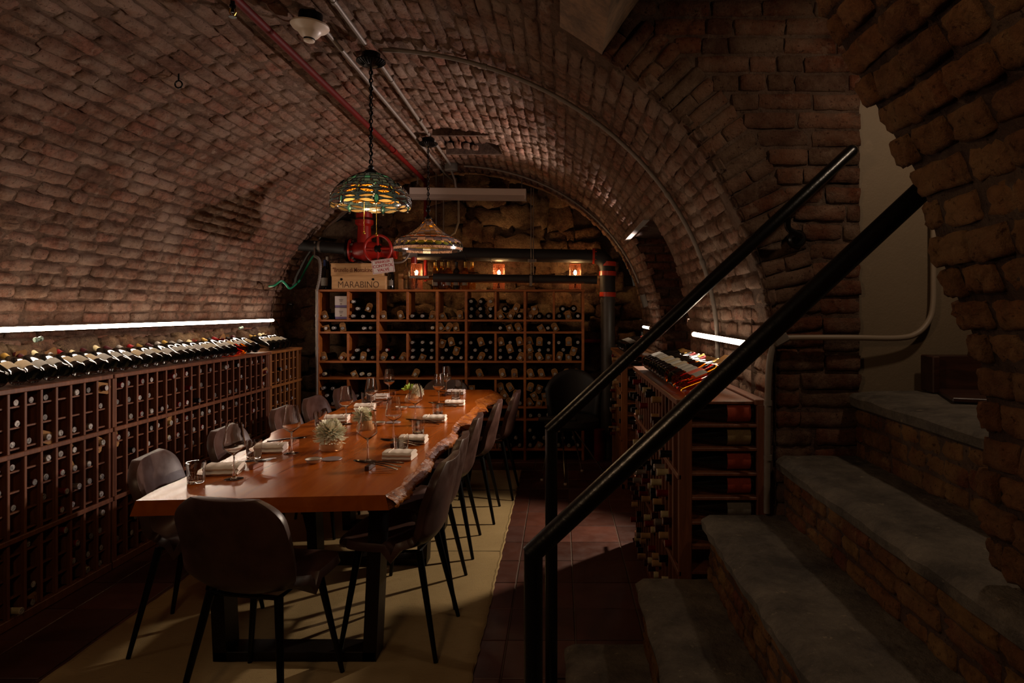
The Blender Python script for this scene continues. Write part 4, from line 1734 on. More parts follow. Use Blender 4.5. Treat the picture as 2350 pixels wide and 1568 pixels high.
# ------------------------------------------------------------------ dining chairs
def chair_proto():
    root = thing('dining_chair', '', 'chair', (0, 0, 0), 'brown leather dining chairs')
    side = spline([(.215, .448), (.17, .463), (.05, .452), (-.08, .446), (-.15, .458), (-.185, .50), (-.205, .57), (-.228, .67), (-.245, .755), (-.252, .80)], 5) if False else \
        spline([(0, .225, .436), (0, .19, .458), (0, .06, .452), (0, -.07, .446), (0, -.145, .457), (0, -.185, .500), (0, -.203, .57), (0, -.224, .67), (0, -.240, .755), (0, -.247, .802)], 4)
    n, m = len(side), 12
    mb = MB()
    cum = [0]
    for a, b in zip(side, side[1:]):
        cum.append(cum[-1] + (b - a).length)
    for i, p in enumerate(side):
        u = cum[i] / cum[-1]
        if u < .5:
            w_ = .215 + .012 * math.sin(u * 2 * PI)
        else:
            w_ = .215 + (.206 - .215) * ((u - .5) / .5)
        w_ -= .03 * math.exp(-((u - .50) / .06) ** 2)
        for e, d in ((u, .14), (1 - u, .16)):
            if e < d:
                w_ *= (1 - (1 - max(e, 0) / d) ** 2.8 * .42)
        tn = (side[min(i + 1, n - 1)] - side[max(i - 1, 0)]).normalized()
        nr = Vector((0, tn.z, -tn.y))        # towards the sitter
        if u < .35 and nr.z < 0 or u >= .35 and nr.y < 0:
            nr = -nr
        for k in range(m + 1):
            v = k / m * 2 - 1
            c = .022 + .022 * min(1, max(0, (u - .35) / .2)) - .03 * max(0, (u - .75) / .25)
            lift = c * abs(v) ** 2.4
            # the corners of both ends are round
            dz = 0
            if u < .16:
                dz = 0
            q = p + nr * lift
            if u < .16:
                q.y -= .06 * (1 - u / .16) * abs(v) ** 3
            mb.v.append((v * w_, q.y, q.z + dz))
    for i in range(n - 1):
        for k in range(m):
            a = i * (m + 1) + k
            mb.f.append((a, a + 1, a + m + 2, a + m + 1)); mb.m.append(0)
    o = mb.build('shell', M['leather'], root, True)
    so = o.modifiers.new('s', 'SOLIDIFY'); so.thickness = .034; so.offset = 0
    bv = o.modifiers.new('b', 'BEVEL'); bv.width = .011; bv.segments = 2; bv.limit_method = 'ANGLE'; bv.angle_limit = 1.0
    bpy.context.view_layer.update()
    me = bpy.data.meshes.new_from_object(o.evaluated_get(bpy.context.evaluated_depsgraph_get()))
    me.name = 'shell'
    o.modifiers.clear()
    o.data = me
    me.polygons.foreach_set('use_smooth', [True] * len(me.polygons))
    me.set_sharp_from_angle(angle=math.radians(50))
    # legs and the frame under the seat
    for sx_, sy_ in ((-1, 1), (1, 1), (-1, -1), (1, -1)):
        q = MB().tube([(sx_ * .135, sy_ * .13 - .005, .432), (sx_ * .205, sy_ * .195 - .01 - (.02 if sy_ < 0 else 0), .0)], [.0165, .0095], 10)
        q.build('leg', M['black_metal'], root, 'auto')
    q = MB()
    q.tube([(-.135, .125, .428), (.135, .125, .428), (.135, -.135, .428), (-.135, -.135, .428)], .009, 6, False, 0, True)
    q.build('seat_frame', M['black_metal'], root)
    return root


proto = chair_proto()
CH = [
    # x, y, heading (the way the sitter looks; 0 = away from the camera), label
    (-1.105, 2.47, -10, 'brown leather dining chair at the near table end, its back to the camera'),
    (-1.60, 2.95, -82, 'brown leather chair nearest the camera on the left side of the table'),
    (-1.61, 3.60, -88, 'brown leather chair second from the camera on the left side of the table'),
    (-1.61, 4.33, -90, 'brown leather chair third from the camera on the left side of the table'),
    (-1.60, 4.84, -92, 'brown leather chair fourth from the camera on the left side of the table'),
    (-1.58, 5.42, -92, 'brown leather chair fifth and farthest on the left side of the table'),
    (-.72, 2.905, 86, 'brown leather chair nearest the camera on the right side of the table'),
    (-.735, 3.365, 91, 'brown leather chair second from the camera on the right side of the table'),
    (-.735, 4.00, 91, 'brown leather chair third from the camera on the right side of the table'),
    (-.67, 4.62, 90, 'brown leather chair fourth from the camera on the right side of the table'),
    (-.575, 5.18, 88, 'brown leather chair fifth and farthest on the right side of the table'),
    (-1.07, 5.93, 180, 'brown leather chair at the far table head, in front of the wine shelf'),
]
for i, (x, y, a, lab) in enumerate(CH):
    o = proto if i == 0 else copy_tree(proto)
    o.location = (x, y, .012 if RUG[0] - .1 < x < RUG[1] + .1 and y < RUG[3] - .1 else 0)
    o.rotation_euler = (0, 0, math.radians(a))
    o['label'] = lab

# ------------------------------------------------------------------ table settings
def wine_glass_mesh():
    # one closed wall, outside then inside
    outer = [(0, .0), (.036, .0), (.0365, .0015), (.030, .0035), (.012, .006), (.0055, .012), (.0038, .03), (.0034, .08), (.0036, .094), (.006, .101), (.022, .112), (.0410, .128), (.0435, .136), (.0425, .150), (.036, .19), (.0305, .232)]
    inner = [(.0297, .232), (.0350, .19), (.0415, .150), (.0424, .136), (.0400, .1295), (.022, .1145), (.006, .105), (0, .1042)]
    return MB().lathe(outer + inner, 28)


def tumbler_mesh():
    return MB().lathe([(0, 0), (.030, 0), (.0325, .003), (.0345, .04), (.0365, .083), (.0350, .083), (.0330, .04), (.0312, .010), (0, .008)], 26)


WG = wine_glass_mesh().mesh('wine_glass', M['glass'], 'auto')
TUM = tumbler_mesh().mesh('tumbler', M['glass'], 'auto')


def napkin_mesh():
    """a linen napkin folded to a thick soft packet, open folds to one side"""
    mb = MB()
    n = 12
    L, W = .175, .105
    def sheet(z0, z1, w0, w1, sag, fold_end):
        vs, fs = [], []
        pr = [(w0, z0 + .001), (w0 - .006, (z0 + z1) / 2), (w0 + .002, z1 - .002), (w0 + .012, z1), ((w0 + w1) / 2, z1 + sag), (w1 - .012, z1), (w1, (z0 + z1) / 2), (w1 - .008, z0)]
        for i in range(n + 1):
            x = -L / 2 + L * i / n
            wob = .0015 * math.sin(i * 1.7)
            for y, z in pr:
                vs.append((x + (.003 * math.sin(z * 300) if i in (0, n) else 0), y, z + wob * (z - z0) / (z1 - z0 + 1e-6)))
        q = len(pr)
        for i in range(n):
            for k in range(q):
                k2 = (k + 1) % q
                fs.append((i * q + k, i * q + k2, (i + 1) * q + k2, (i + 1) * q + k))
        fs.append(tuple(range(q))); fs.append(tuple(n * q + k for k in range(q))[::-1])
        mb.add(vs, fs)
    sheet(.0, .016, -W / 2, W / 2 + .008, .000, 0)
    sheet(.016, .036, -W / 2 + .002, W / 2 - .003, .003, 0)
    mb.box(-L / 2 + .034, -L / 2 + .037, -W / 2 + .004, W / 2 - .01, .036, .0395)
    return mb.mesh('napkin', M['napkin'], 'auto')


NAP = napkin_mesh()
mb = MB()
mb.cbox(-.045, .045, -.0095, .0095, 0, .019, .001)
RESTM = mb.mesh('cutlery_rest', M['plankdark'])
RESTL = mb.mesh('cutlery_rest', plain('pale_rest_wood', '#8a5030', .4))


def flat(outline, z0, z1, curve=None):
    mb = MB()
    n = len(outline)
    f = curve or (lambda x: 0)
    for z in (z0, z1):
        for x, y in outline:
            mb.v.append((x, y, z + f(x)))
    mb.f = [tuple(range(n))[::-1], tuple(range(n, 2 * n))] + [(k, (k + 1) % n, n + (k + 1) % n, n + k) for k in range(n)]
    mb.m = [0] * len(mb.f)
    return mb


def strip(pts):
    """half widths along x -> outline"""
    return [(x, -w_) for x, w_ in pts] + [(x, w_) for x, w_ in reversed(pts)]


arc = lambda x: .006 - .9 * (x - .02) ** 2 * .5
fork = MB()
for part in (flat(strip([(-.105, .004), (-.10, .006), (-.03, .0035), (.02, .003), (.045, .004), (.055, .011), (.062, .0115)]), 0, .0025, arc),):
    fork.add(part.v, part.f)
for k in range(4):
    y = -.0095 + k * .0063
    p = flat([(.060, y - .0017), (.104, y - .0012), (.104, y + .0012), (.060, y + .0017)], 0, .0022, arc)
    fork.add(p.v, p.f)
knife = MB()
for p in (flat(strip([(-.105, .005), (-.10, .007), (0, .006), (.01, .005)]), 0, .004, lambda x: .003), flat([(.008, -.005), (.11, -.004), (.115, .001), (.10, .007), (.02, .008), (.008, .005)], .001, .0025, lambda x: .003)):
    knife.add(p.v, p.f)
spoon = MB()
p = flat(strip([(-.105, .004), (-.10, .006), (-.03, .0035), (.03, .003), (.055, .004)]), 0, .0025, arc)
spoon.add(p.v, p.f)
vs, fs = [], []
for j in range(5):
    rr = j / 4
    for k in range(14):
        a = 2 * PI * k / 14
        vs.append((.080 + .029 * rr * math.cos(a), .019 * rr * math.sin(a), arc(.08) - .006 * (1 - rr * rr) + .003))
for j in range(4):
    for k in range(14):
        k2 = (k + 1) % 14
        fs.append((j * 14 + k, j * 14 + k2, (j + 1) * 14 + k2, (j + 1) * 14 + k))
spoon.add(vs, fs)
CUT = {'fork': fork.mesh('fork', M['steel'], 'auto'), 'knife': knife.mesh('knife', M['steel'], 'auto'), 'spoon': spoon.mesh('spoon', M['steel'], 'auto')}
SIDE = {'R': 'right', 'L': 'left'}
SET = {  # pixel of: glass foot, tumbler base, napkin base, cutlery rest
    'R': [((844, 1060), (921, 1040), (914, 1056), (848, 1077)), ((903, 1011), (960, 998), (946, 1019), (905, 1025)), ((953, 966), (1005, 956), (996, 969), (958, 976)),
          ((1007, 930), (1046, 921), (1043, 932), (1006, 936)), ((1024, 906), (1052, 893), (1046, 906), (1022, 909))],
    'L': [((537, 1100), (450, 1108), (510, 1088), (586, 1074)), ((669, 1041), (583, 1052), (618, 1038), (672, 1020)), ((794, 974), (736, 977), (772, 968), (800, 960)),
          ((852, 943), (840, 926), (836, 940), (872, 930)), ((893, 915), (852, 921), (868, 916), (902, 905))],
}
for sd in ('R', 'L'):
    for i, (g, tu, na, cu) in enumerate(SET[sd]):
        where = '%s setting from near end, %s side' % (ORD[i + 1], SIDE[sd])
        p = on(*g, ZT)
        o = tag(new('wine_glass', WG, None, Matrix.Translation(p + Vector((0, 0, .0008)))), 'empty stemmed wine glass of ' + where, 'wine glass', 'wine glasses on the table')
        p = on(*tu, ZT)
        o = tag(new('tumbler', TUM, None, Matrix.Translation(p + Vector((0, 0, .0008)))), 'empty water tumbler of ' + where, 'tumbler', 'water tumblers on the table')
        p = on(*na, ZT)
        turn = (PI + rnd.uniform(-.06, .06) + .12) if sd == 'L' else rnd.uniform(-.05, .08)
        S = Matrix.Diagonal((.78, 1.0, 1, 1))
        Mx = Matrix.Translation(p + Vector((0, .03 if sd == 'R' else .02, .0012))) @ Matrix.Rotation(turn, 4, 'Z') @ S
        tag(new('napkin', NAP, None, Mx), 'folded beige linen napkin of ' + where, 'napkin', 'folded napkins on the table')
        p = on(*cu, ZT)
        tr = rnd.uniform(-.08, .08)
        R0 = Matrix.Translation(p + Vector((0, .01, .0008))) @ Matrix.Rotation(tr, 4, 'Z')
        tag(new('cutlery_rest', RESTL if sd == 'L' else RESTM, None, R0 @ Matrix.Rotation(PI / 2, 4, 'Z')), 'small wooden cutlery rest of ' + where, 'cutlery rest', 'cutlery rests on the table')
        hx = 1 if sd == 'L' else -1
        for k, nm in enumerate(('spoon', 'fork', 'knife')):
            a = (0 if hx > 0 else PI) + rnd.uniform(-.1, .1) + (k - 1) * .16
            Mx = R0 @ Matrix.Translation((0, (k - 1) * .022, .0195)) @ Matrix.Rotation(a, 4, 'Z') @ Matrix.Translation((-.035, 0, 0)) @ Matrix.Rotation(-.10, 4, 'Y')
            tag(new(nm, CUT[nm], None, Mx), 'steel dinner %s of %s' % (nm, where), nm, 'cutlery on the table')

# vases with chrysanthemums, small dishes, coasters
def vase_mesh():
    return MB().lathe([(0, 0), (.050, 0), (.056, .006), (.058, .022), (.053, .042), (.041, .060), (.036, .068), (.0335, .068), (.039, .058), (.050, .040), (.054, .022), (.050, .010), (0, .008)], 26)


def amber_clear():
    x = N('peach_vase_glass')
    x.set(Base_Color=srgb('#e0aa78'), Roughness=.08)
    x.b.inputs['Transmission Weight'].default_value = .4
    x.b.inputs['Coat Weight'].default_value = .5
    x.b.inputs['IOR'].default_value = 1.3
    return x.m


VME = vase_mesh().mesh('vase_body', amber_clear(), 'auto')


def bloom(seed):
    r = random.Random(seed)
    mb = MB()
    for L in range(11):
        n = 8 + L * 4
        el = 1.45 - L * .24
        ln = .024 + .0036 * L
        for k in range(n):
            a = 2 * PI * k / n + r.uniform(-.2, .2) + L
            e = el + r.uniform(-.14, .14)
            l = ln * r.uniform(.85, 1.15)
            rd = Vector((math.cos(a) * math.cos(e), math.sin(a) * math.cos(e), math.sin(e)))
            up = Vector((-math.cos(a) * math.sin(e), -math.sin(a) * math.sin(e), math.cos(e)))
            sdv = rd.cross(up)
            w_ = .0040 + .0002 * L
            b0 = rd * .006
            pts = [(0, .4, 0), (.45, 1.0, .06), (.85, .95, .22), (1.0, .5, .40)]
            vs = []
            for t, ww, cu in pts:
                c = b0 + rd * (l * t) + up * (l * cu)
                vs += [c - sdv * w_ * ww + up * .0015, c - up * .0004, c + sdv * w_ * ww + up * .0015]
            fs = []
            for q in range(3):
                a0 = q * 3
                fs += [(a0, a0 + 1, a0 + 4, a0 + 3), (a0 + 1, a0 + 2, a0 + 5, a0 + 4)]
            mb.add(vs, fs, 1 if L < 1 else 0)
    return mb


def leaf_tuft(seed):
    r = random.Random(seed)
    mb = MB()
    for k in range(16):
        a, e, l = r.uniform(0, 6.28), r.uniform(.0, 1.4), r.uniform(.016, .030)
        rd = Vector((math.cos(a) * math.cos(e), math.sin(a) * math.cos(e), math.sin(e)))
        s = rd.orthogonal().normalized()
        b = rd * .004
        mb.add([b, b + rd * l * .5 + s * l * .3, b + rd * l, b + rd * l * .5 - s * l * .3], [(0, 1, 2, 3)])
    return mb


for i, (px, py, lab, fl) in enumerate(((755, 1036, 'low peach glass vase with one white chrysanthemum, nearest the camera', [(0, 0, .100, 1.25, -.35, .2)]),
                                       (838, 995, 'low peach glass vase with white chrysanthemum, behind the near glass, middle of three', [(-.018, .01, .098, 1.0, -.5, .3)]),
                                       (944, 925, 'low peach glass vase with green and white blooms, farthest of three', [(.034, 0, .085, .85, .4, .4)]))):
    p = on(px, py, ZT) + Vector((0, .03, .0008))
    v = thing('flower_vase', lab, 'vase', p, 'flower vases on the table')
    new('vase_body', VME, v)
    mb = MB().lathe([(0, .012), (.049, .012), (.052, .022), (.048, .040), (0, .040)], 24)
    for x, y, z, s, tx, ty in fl:
        b = bloom(40 + i)
        Mf = Matrix.Translation((x, y, z)) @ Euler((tx + .5, ty, 0)).to_matrix().to_4x4() @ Matrix.Scale(s, 4)
        q = MB().add(b.v, b.f, 0, Mf)
        q.m = b.m
        new('bloom', q.mesh('bloom', [M['petal'], M['petal_heart']], True), v)
        st = MB().tube([(x, y, z), (x * .6, y * .6, .05), (0, 0, .012)], .003, 6)
        new('stem', st.mesh('stem', M['leaf']), v)
    lt = leaf_tuft(70 + i)
    pos = {0: (-.042, .02, .085), 1: (.030, -.01, .090), 2: (-.030, 0, .095)}[i]
    q = MB().add(lt.v, lt.f, 0, Matrix.Translation(pos) @ Matrix.Scale(1.0 if i < 2 else 1.7, 4))
    new('leaves', q.mesh('leaves', M['leaf'] if i < 2 else plain('lime_bloom', '#9db83a', .6), False), v)
DISH = MB().lathe([(0, 0), (.018, 0), (.030, .006), (.0375, .019), (.0385, .020), (.036, .0195), (.028, .0085), (0, .005)], 26)
DRIM = MB().lathe([(.0376, .0192), (.0392, .0198), (.0380, .0212), (.0364, .0200)], 26)
DME, DRM = DISH.mesh('dish', M['ceramic'], 'auto'), DRIM.mesh('rim', M['black'], True)
COME = MB().lathe([(0, 0), (.045, 0), (.046, .0015), (.045, .004), (0, .004)], 30).mesh('coaster', M['slate'], 'auto')
for i, (d, c) in enumerate((((716, 1066), (751, 1058)), ((868, 978), (896, 972)), ((921, 942), (946, 936)))):
    nm = ('nearest the camera', 'middle of the three', 'farthest of the three')[i]
    o = tag(new('small_dish', DME, None, Matrix.Translation(on(*d, ZT) + Vector((0, .02, .0008)))), 'tiny white salt dish with dark rim, ' + nm, 'dish', 'small dishes on the table')
    new('rim', DRM, o)
    tag(new('coaster', COME, None, Matrix.Translation(on(*c, ZT) + Vector((.012, .03, .0008)))), 'flat round grey coaster beside the salt dish, ' + nm, 'coaster', 'coasters on the table')

# ------------------------------------------------------------------ black bar chair by the pipe
bc = thing('swivel_chair', 'black vinyl chair with thin chrome legs standing before the right shelf end', 'chair', (.10, 5.65, 0))
off = Vector((.10, 5.65, 0))
seat_z = .50
mb = MB()
nu, nv = 14, 10
for i in range(nu + 1):
    a = -1.25 + 2.5 * i / nu
    for j in range(nv + 1):
        v = j / nv
        h = seat_z + .03 + (.40 * math.cos(a * .62) ** 1.5) * v
        rr = .235 + .03 * v
        mb.v.append((off.x + rr * math.sin(a) + .02, off.y + rr * math.cos(a) - .02, h))
for i in range(nu):
    for j in range(nv):
        q = i * (nv + 1) + j
        mb.f.append((q, q + 1, q + nv + 2, q + nv + 1)); mb.m.append(0)
o = mb.build('backrest', M['black_fabric'], bc, True)
so = o.modifiers.new('s', 'SOLIDIFY'); so.thickness = .04
mb = MB().lathe([(0, seat_z - .05), (.20, seat_z - .05), (.235, seat_z - .02), (.235, seat_z + .02), (.20, seat_z + .04), (0, seat_z + .045)], 26, Matrix.Translation((off.x, off.y, 0)))
mb.build('seat', M['black_fabric'], bc, 'auto')
MB().cbox(-.18, .14, 5.44, 5.52, seat_z + .03, seat_z + .06, .01, 0).build('front_pad', M['black_fabric'], bc)
for (tx, ty, bx, by) in ((.02, 5.50, .045, 5.46), (.12, 5.52, .42, 5.60), (-.08, 5.58, -.155, 5.60), (.1, 5.78, .2, 5.92)):
    MB().tube([(tx, ty, seat_z - .05), (bx, by, .010)], [.008, .007], 8).build('leg', M['chrome'], bc, 'auto')
    bpy.data.objects
for (bx, by) in ((.045, 5.46), (-.155, 5.60), (.42, 5.60), (.2, 5.92)):
    MB().lathe([(0, 0), (.013, 0), (.013, .012), (.008, .016), (0, .016)], 10, Matrix.Translation((bx, by, 0))).build('foot', M['white_plastic'], bc)
# ------------------------------------------------------------------ LED strips
def led(name, label, a, b, mat, r=.013):
    t = thing(name, label, 'light strip', (a + b) / 2, 'linear light strips')
    d = (b - a).normalized()
    sgn = -1 if a.x < 0 else 1
    # the glowing diffuser is the room side of the profile, the wall side is its metal channel
    mb = MB()
    for p in (a, b):
        for k in range(9):
            q = PI * k / 8 - PI / 2
            mb.v.append((p.x - sgn * r * math.cos(q) * 1.1, p.y, p.z + r * math.sin(q)))
    for k in range(8):
        mb.f.append((k, k + 1, k + 10, k + 9)); mb.m.append(0)
    mb.build('diffuser', mat, t, True)
    MB().cbox(min(a.x, a.x + sgn * .016), max(a.x, a.x + sgn * .016), min(a.y, b.y), max(a.y, b.y), a.z - r - .001, a.z + r - .001, .001).build('channel', M['galv'], t)
    for p, s in ((a, -1), (b, 1)):
        MB().tube([p, p + d * s * .012], r * 1.15, 12).build('end_cap', M['white_plastic'], t)
    return t


led('light_strip', 'long glowing light strip on the left wall above the bottles', Vector((-2.765, 2.05, 1.362)), Vector((-2.765, 6.29, 1.362)), M['led_left'])
led('light_strip', 'glowing light strip above the near right wine rack', Vector((.795, 2.66, 1.317)), Vector((.795, 3.87, 1.317)), M['led_right'])
led('light_strip', 'glowing light strip beyond the passage above the far right rack', Vector((.775, 5.62, 1.305)), Vector((.775, 6.05, 1.305)), M['led_right'], .011)


# ------------------------------------------------------------------ pendant lamps
def chain(top, bottom, n, r=.0035, w_=.009):
    mb = MB()
    L = (top.z - bottom.z) / n
    for k in range(n):
        c = Vector((top.x, top.y, top.z - L * (k + .5)))
        a = Vector((1, 0, 0)) if k % 2 else Vector((0, 1, 0))
        pts = []
        for q in range(10):
            t = 2 * PI * q / 10
            pts.append(c + a * (w_ * math.cos(t)) + Vector((0, 0, L * .62 * math.sin(t))))
        mb.tube(pts, r, 5, False, 0, True)
    # the flex threaded through the links
    mb.tube([(top.x + .004 * math.sin(k), top.y + .004 * math.cos(k), top.z - (top.z - bottom.z) * k / 30) for k in range(31)], .003, 5)
    return mb


def shade_pt(prof, t, a, c, off=0.0):
    """point of the shade: t runs along the profile, a round it"""
    n = len(prof) - 1
    f = min(max(t, 0), .9999) * n
    i = int(f)
    u = f - i
    r = prof[i][0] + (prof[i + 1][0] - prof[i][0]) * u
    z = prof[i][1] + (prof[i + 1][1] - prof[i][1]) * u
    dr, dz = prof[i + 1][0] - prof[i][0], prof[i + 1][1] - prof[i][1]
    l = math.hypot(dr, dz) or 1
    nr, nz = -dz / l, dr / l
    return Vector((c.x + (r + nr * off) * math.cos(a), c.y + (r + nr * off) * math.sin(a), c.z + z + nz * off))


def dense(prof, n=24):
    out = spline([(r, 0, z) for r, z in prof], n // (len(prof) - 1) + 1)
    # by arc length
    cum = [0]
    for a, b in zip(out, out[1:]):
        cum.append(cum[-1] + (b - a).length)
    res = []
    for k in range(n + 1):
        s = cum[-1] * k / n
        i = min(int(np.searchsorted(cum, s, 'right')) - 1, len(out) - 2)
        u = (s - cum[i]) / (cum[i + 1] - cum[i] + 1e-9)
        p = out[i].lerp(out[i + 1], u)
        res.append((p.x, p.z))
    return res


def patch(prof, c, t0, t1, a0, a1, nt=2, na=3, off=0.0, th=.002):
    mb = MB()
    for o_ in (off, off - th):
        for i in range(nt + 1):
            for j in range(na + 1):
                mb.v.append(shade_pt(prof, t0 + (t1 - t0) * i / nt, a0 + (a1 - a0) * j / na, c, o_))
    w_ = na + 1
    for i in range(nt):
        for j in range(na):
            a = i * w_ + j
            mb.f.append((a, a + w_, a + w_ + 1, a + 1)); mb.m.append(0)
    return mb


def blob(prof, c, t, a, rt, ra, off, n=14, rot=0.0, power=1.0, bulge=.004):
    """a rounded pane laid on the shade: rt half size along the profile, ra half size round it, in radians"""
    mb = MB()
    mb.v.append(shade_pt(prof, t, a, c, off + bulge))
    for rr, oo in ((.6, off + bulge * .7), (1.0, off)):
        for k in range(n):
            q = 2 * PI * k / n
            u, v = math.cos(q) * rr, math.sin(q) * rr
            if power != 1.0:
                v *= (1 - .55 * abs(u) ** 2) if power < 1 else 1
            u2, v2 = u * math.cos(rot) - v * math.sin(rot) * rt / ra * .2 * 5 * .0, v
            tt = t + rt * v + rt * math.sin(rot) * u * 1.2
            mb.v.append(shade_pt(prof, tt, a + ra * u, c, oo))
    for k in range(n):
        k2 = (k + 1) % n
        mb.f += [(0, 1 + k, 1 + k2), (1 + k, 1 + n + k, 1 + n + k2, 1 + k2)]
        mb.m += [0, 0]
    rim = [mb.v[1 + n + k] for k in range(n)]
    return mb, rim


def pendant_common(t, cx, cy, ztop, cap_z, nlinks):
    mb = MB()
    Mx = Matrix.Translation((cx, cy, ztop))
    mb.lathe([(0, .0), (.045, 0), (.050, -.006), (.050, -.034), (.044, -.040), (0, -.040)], 10, Mx)
    mb.build('ceiling_box', M['bronze'], t, 'auto')
    mb = MB()
    pr = [(.050, -.034), (.072, -.040), (.074, -.047), (.060, -.058), (.035, -.068), (.012, -.074), (0, -.075)]
    mb.lathe(pr, 28, Mx)
    for k in range(28):
        a = 2 * PI * k / 28
        mb.tube([(cx + r * math.cos(a), cy + r * math.sin(a), ztop + z) for r, z in pr[1:5]], .0028, 4)
    mb.build('canopy', M['bronze'], t, 'auto')
    ch = chain(Vector((cx, cy, ztop - .072)), Vector((cx, cy, cap_z + .03)), nlinks)
    ch.build('chain', M['bronze'], t, True)


# the dragonfly lamp
P1 = Vector((-.992, 3.43, 0))
zc = 2.81
t = thing('pendant_lamp', 'nearer pendant lamp, domed teal stained glass shade with amber dragonflies and pull chains', 'lamp', (P1.x, P1.y, 2.0), 'stained glass pendant lamps')
pendant_common(t, P1.x, P1.y, zc, 2.198, 24)
pr1 = dense([(.028, .184), (.070, .170), (.115, .145), (.155, .112), (.188, .072), (.207, .030), (.203, -.004)], 28)
c1 = Vector((P1.x, P1.y, 1.998))
shade = MB()
lead = MB()
mb = MB()
mb.lathe([(.0, .222), (.010, .222), (.016, .212), (.012, .203), (.030, .192), (.040, .182), (.034, .179), (0, .179)], 20, Matrix.Translation(c1))
cap = mb.build('shade', M['lead'], t, 'auto')
rows = [(0.03, .12, 10), (.12, .22, 14), (.22, .33, 18), (.33, .44, 22), (.44, .54, 24)]
r_ = random.Random(5)
GL = {}


def pane(mb, mat):
    mb.build('pane', M[mat], cap, True)


def edge(a, b):
    lead.tube([a, b], .0016, 4, False)


for t0, t1, n in rows:
    sh = r_.uniform(0, 1)
    cuts = sorted((k + sh + r_.uniform(-.22, .22)) / n * 2 * PI for k in range(n))
    for k in range(n):
        a0, a1 = cuts[k], cuts[(k + 1) % n] + (2 * PI if k == n - 1 else 0)
        mt = r_.choice(['sg_teal', 'sg_blue', 'sg_teal', 'sg_green', 'sg_teal', 'sg_blue'])
        pane(patch(pr1, c1, t0, t1, a0, a1, 2, 2), mt)
        edge(shade_pt(pr1, t0, a0, c1, .001), shade_pt(pr1, t1, a0, c1, .001))
        m_ = (a0 + a1) / 2
        for tt in (t0, t1):
            edge(shade_pt(pr1, tt, a0, c1, .001), shade_pt(pr1, tt, m_, c1, .001))
            edge(shade_pt(pr1, tt, m_, c1, .001), shade_pt(pr1, tt, a1, c1, .001))
# lower field behind the dragonflies: teal glass left free by wings, bodies and jewels
ND = 7
A0 = -PI / 2 - .04
wing = 2 * PI / ND
ELL = []
for k in range(ND):
    a = A0 + wing * k
    am = a + wing / 2
    for sg in (-1, 1):
        ELL += [(.655, a + sg * wing * .235, .040, wing * .195, sg * -.25), (.765, a + sg * wing * .245, .046, wing * .215, sg * .35),
                (.875, am + sg * wing * .25, .028, wing * .22, sg * .3), (.955, am + sg * wing * .24, .034, wing * .225, sg * -.25)]
    ELL += [(.655, a, .065, .045, 0), (.60, am, .030, .05, 0), (.92, am, .085, .055, 0)]
fa, fb = MB(), MB()
NA, NT = ND * 20, 22
for j in range(NT):
    for i in range(NA):
        t0, t1 = .54 + .45 * j / NT, .54 + .45 * (j + 1) / NT
        a0, a1 = A0 + 2 * PI * i / NA, A0 + 2 * PI * (i + 1) / NA
        tm, an = (t0 + t1) / 2, (a0 + a1) / 2
        inside = False
        for et, ea, rt, ra, rot in ELL:
            da = (an - ea + PI) % (2 * PI) - PI
            u = da / ra
            if abs(u) < 1:
                v = (tm - et - rt * math.sin(rot) * u * 1.2) / rt
                if u * u + v * v < .80:
                    inside = True
                    break
        if inside:
            continue
        # the scalloped rim: nothing hangs below the wing tips
        if tm > .955:
            ph = ((an - A0) / wing) % 1
            if abs(ph - .5) > .34:
                continue
        p = patch(pr1, c1, t0, t1, a0, a1, 1, 1)
        (fa if int((an - A0) / wing * 4) % 2 else fb).add(p.v, p.f)
tag(fa.build('field_glass', M['sg_teal'], cap, True), kind='stuff')
tag(fb.build('field_glass', M['sg_blue'], cap, True), kind='stuff')
for k in range(ND):
    for h in range(4):
        a0 = A0 + wing * (k + h / 4)
        edge(shade_pt(pr1, .54, a0, c1, .001), shade_pt(pr1, .54, a0 + wing / 4, c1, .001))
        edge(shade_pt(pr1, .54, a0, c1, .001), shade_pt(pr1, .61, a0, c1, .001))
        edge(shade_pt(pr1, .71, a0, c1, .001), shade_pt(pr1, .715, a0 + wing / 4, c1, .001))


def outlined(mb_rim, mat, w_=.0017):
    b, rim = mb_rim
    b.build('pane', M[mat], cap, True)
    lead.tube(rim, w_, 4, False, 0, True)


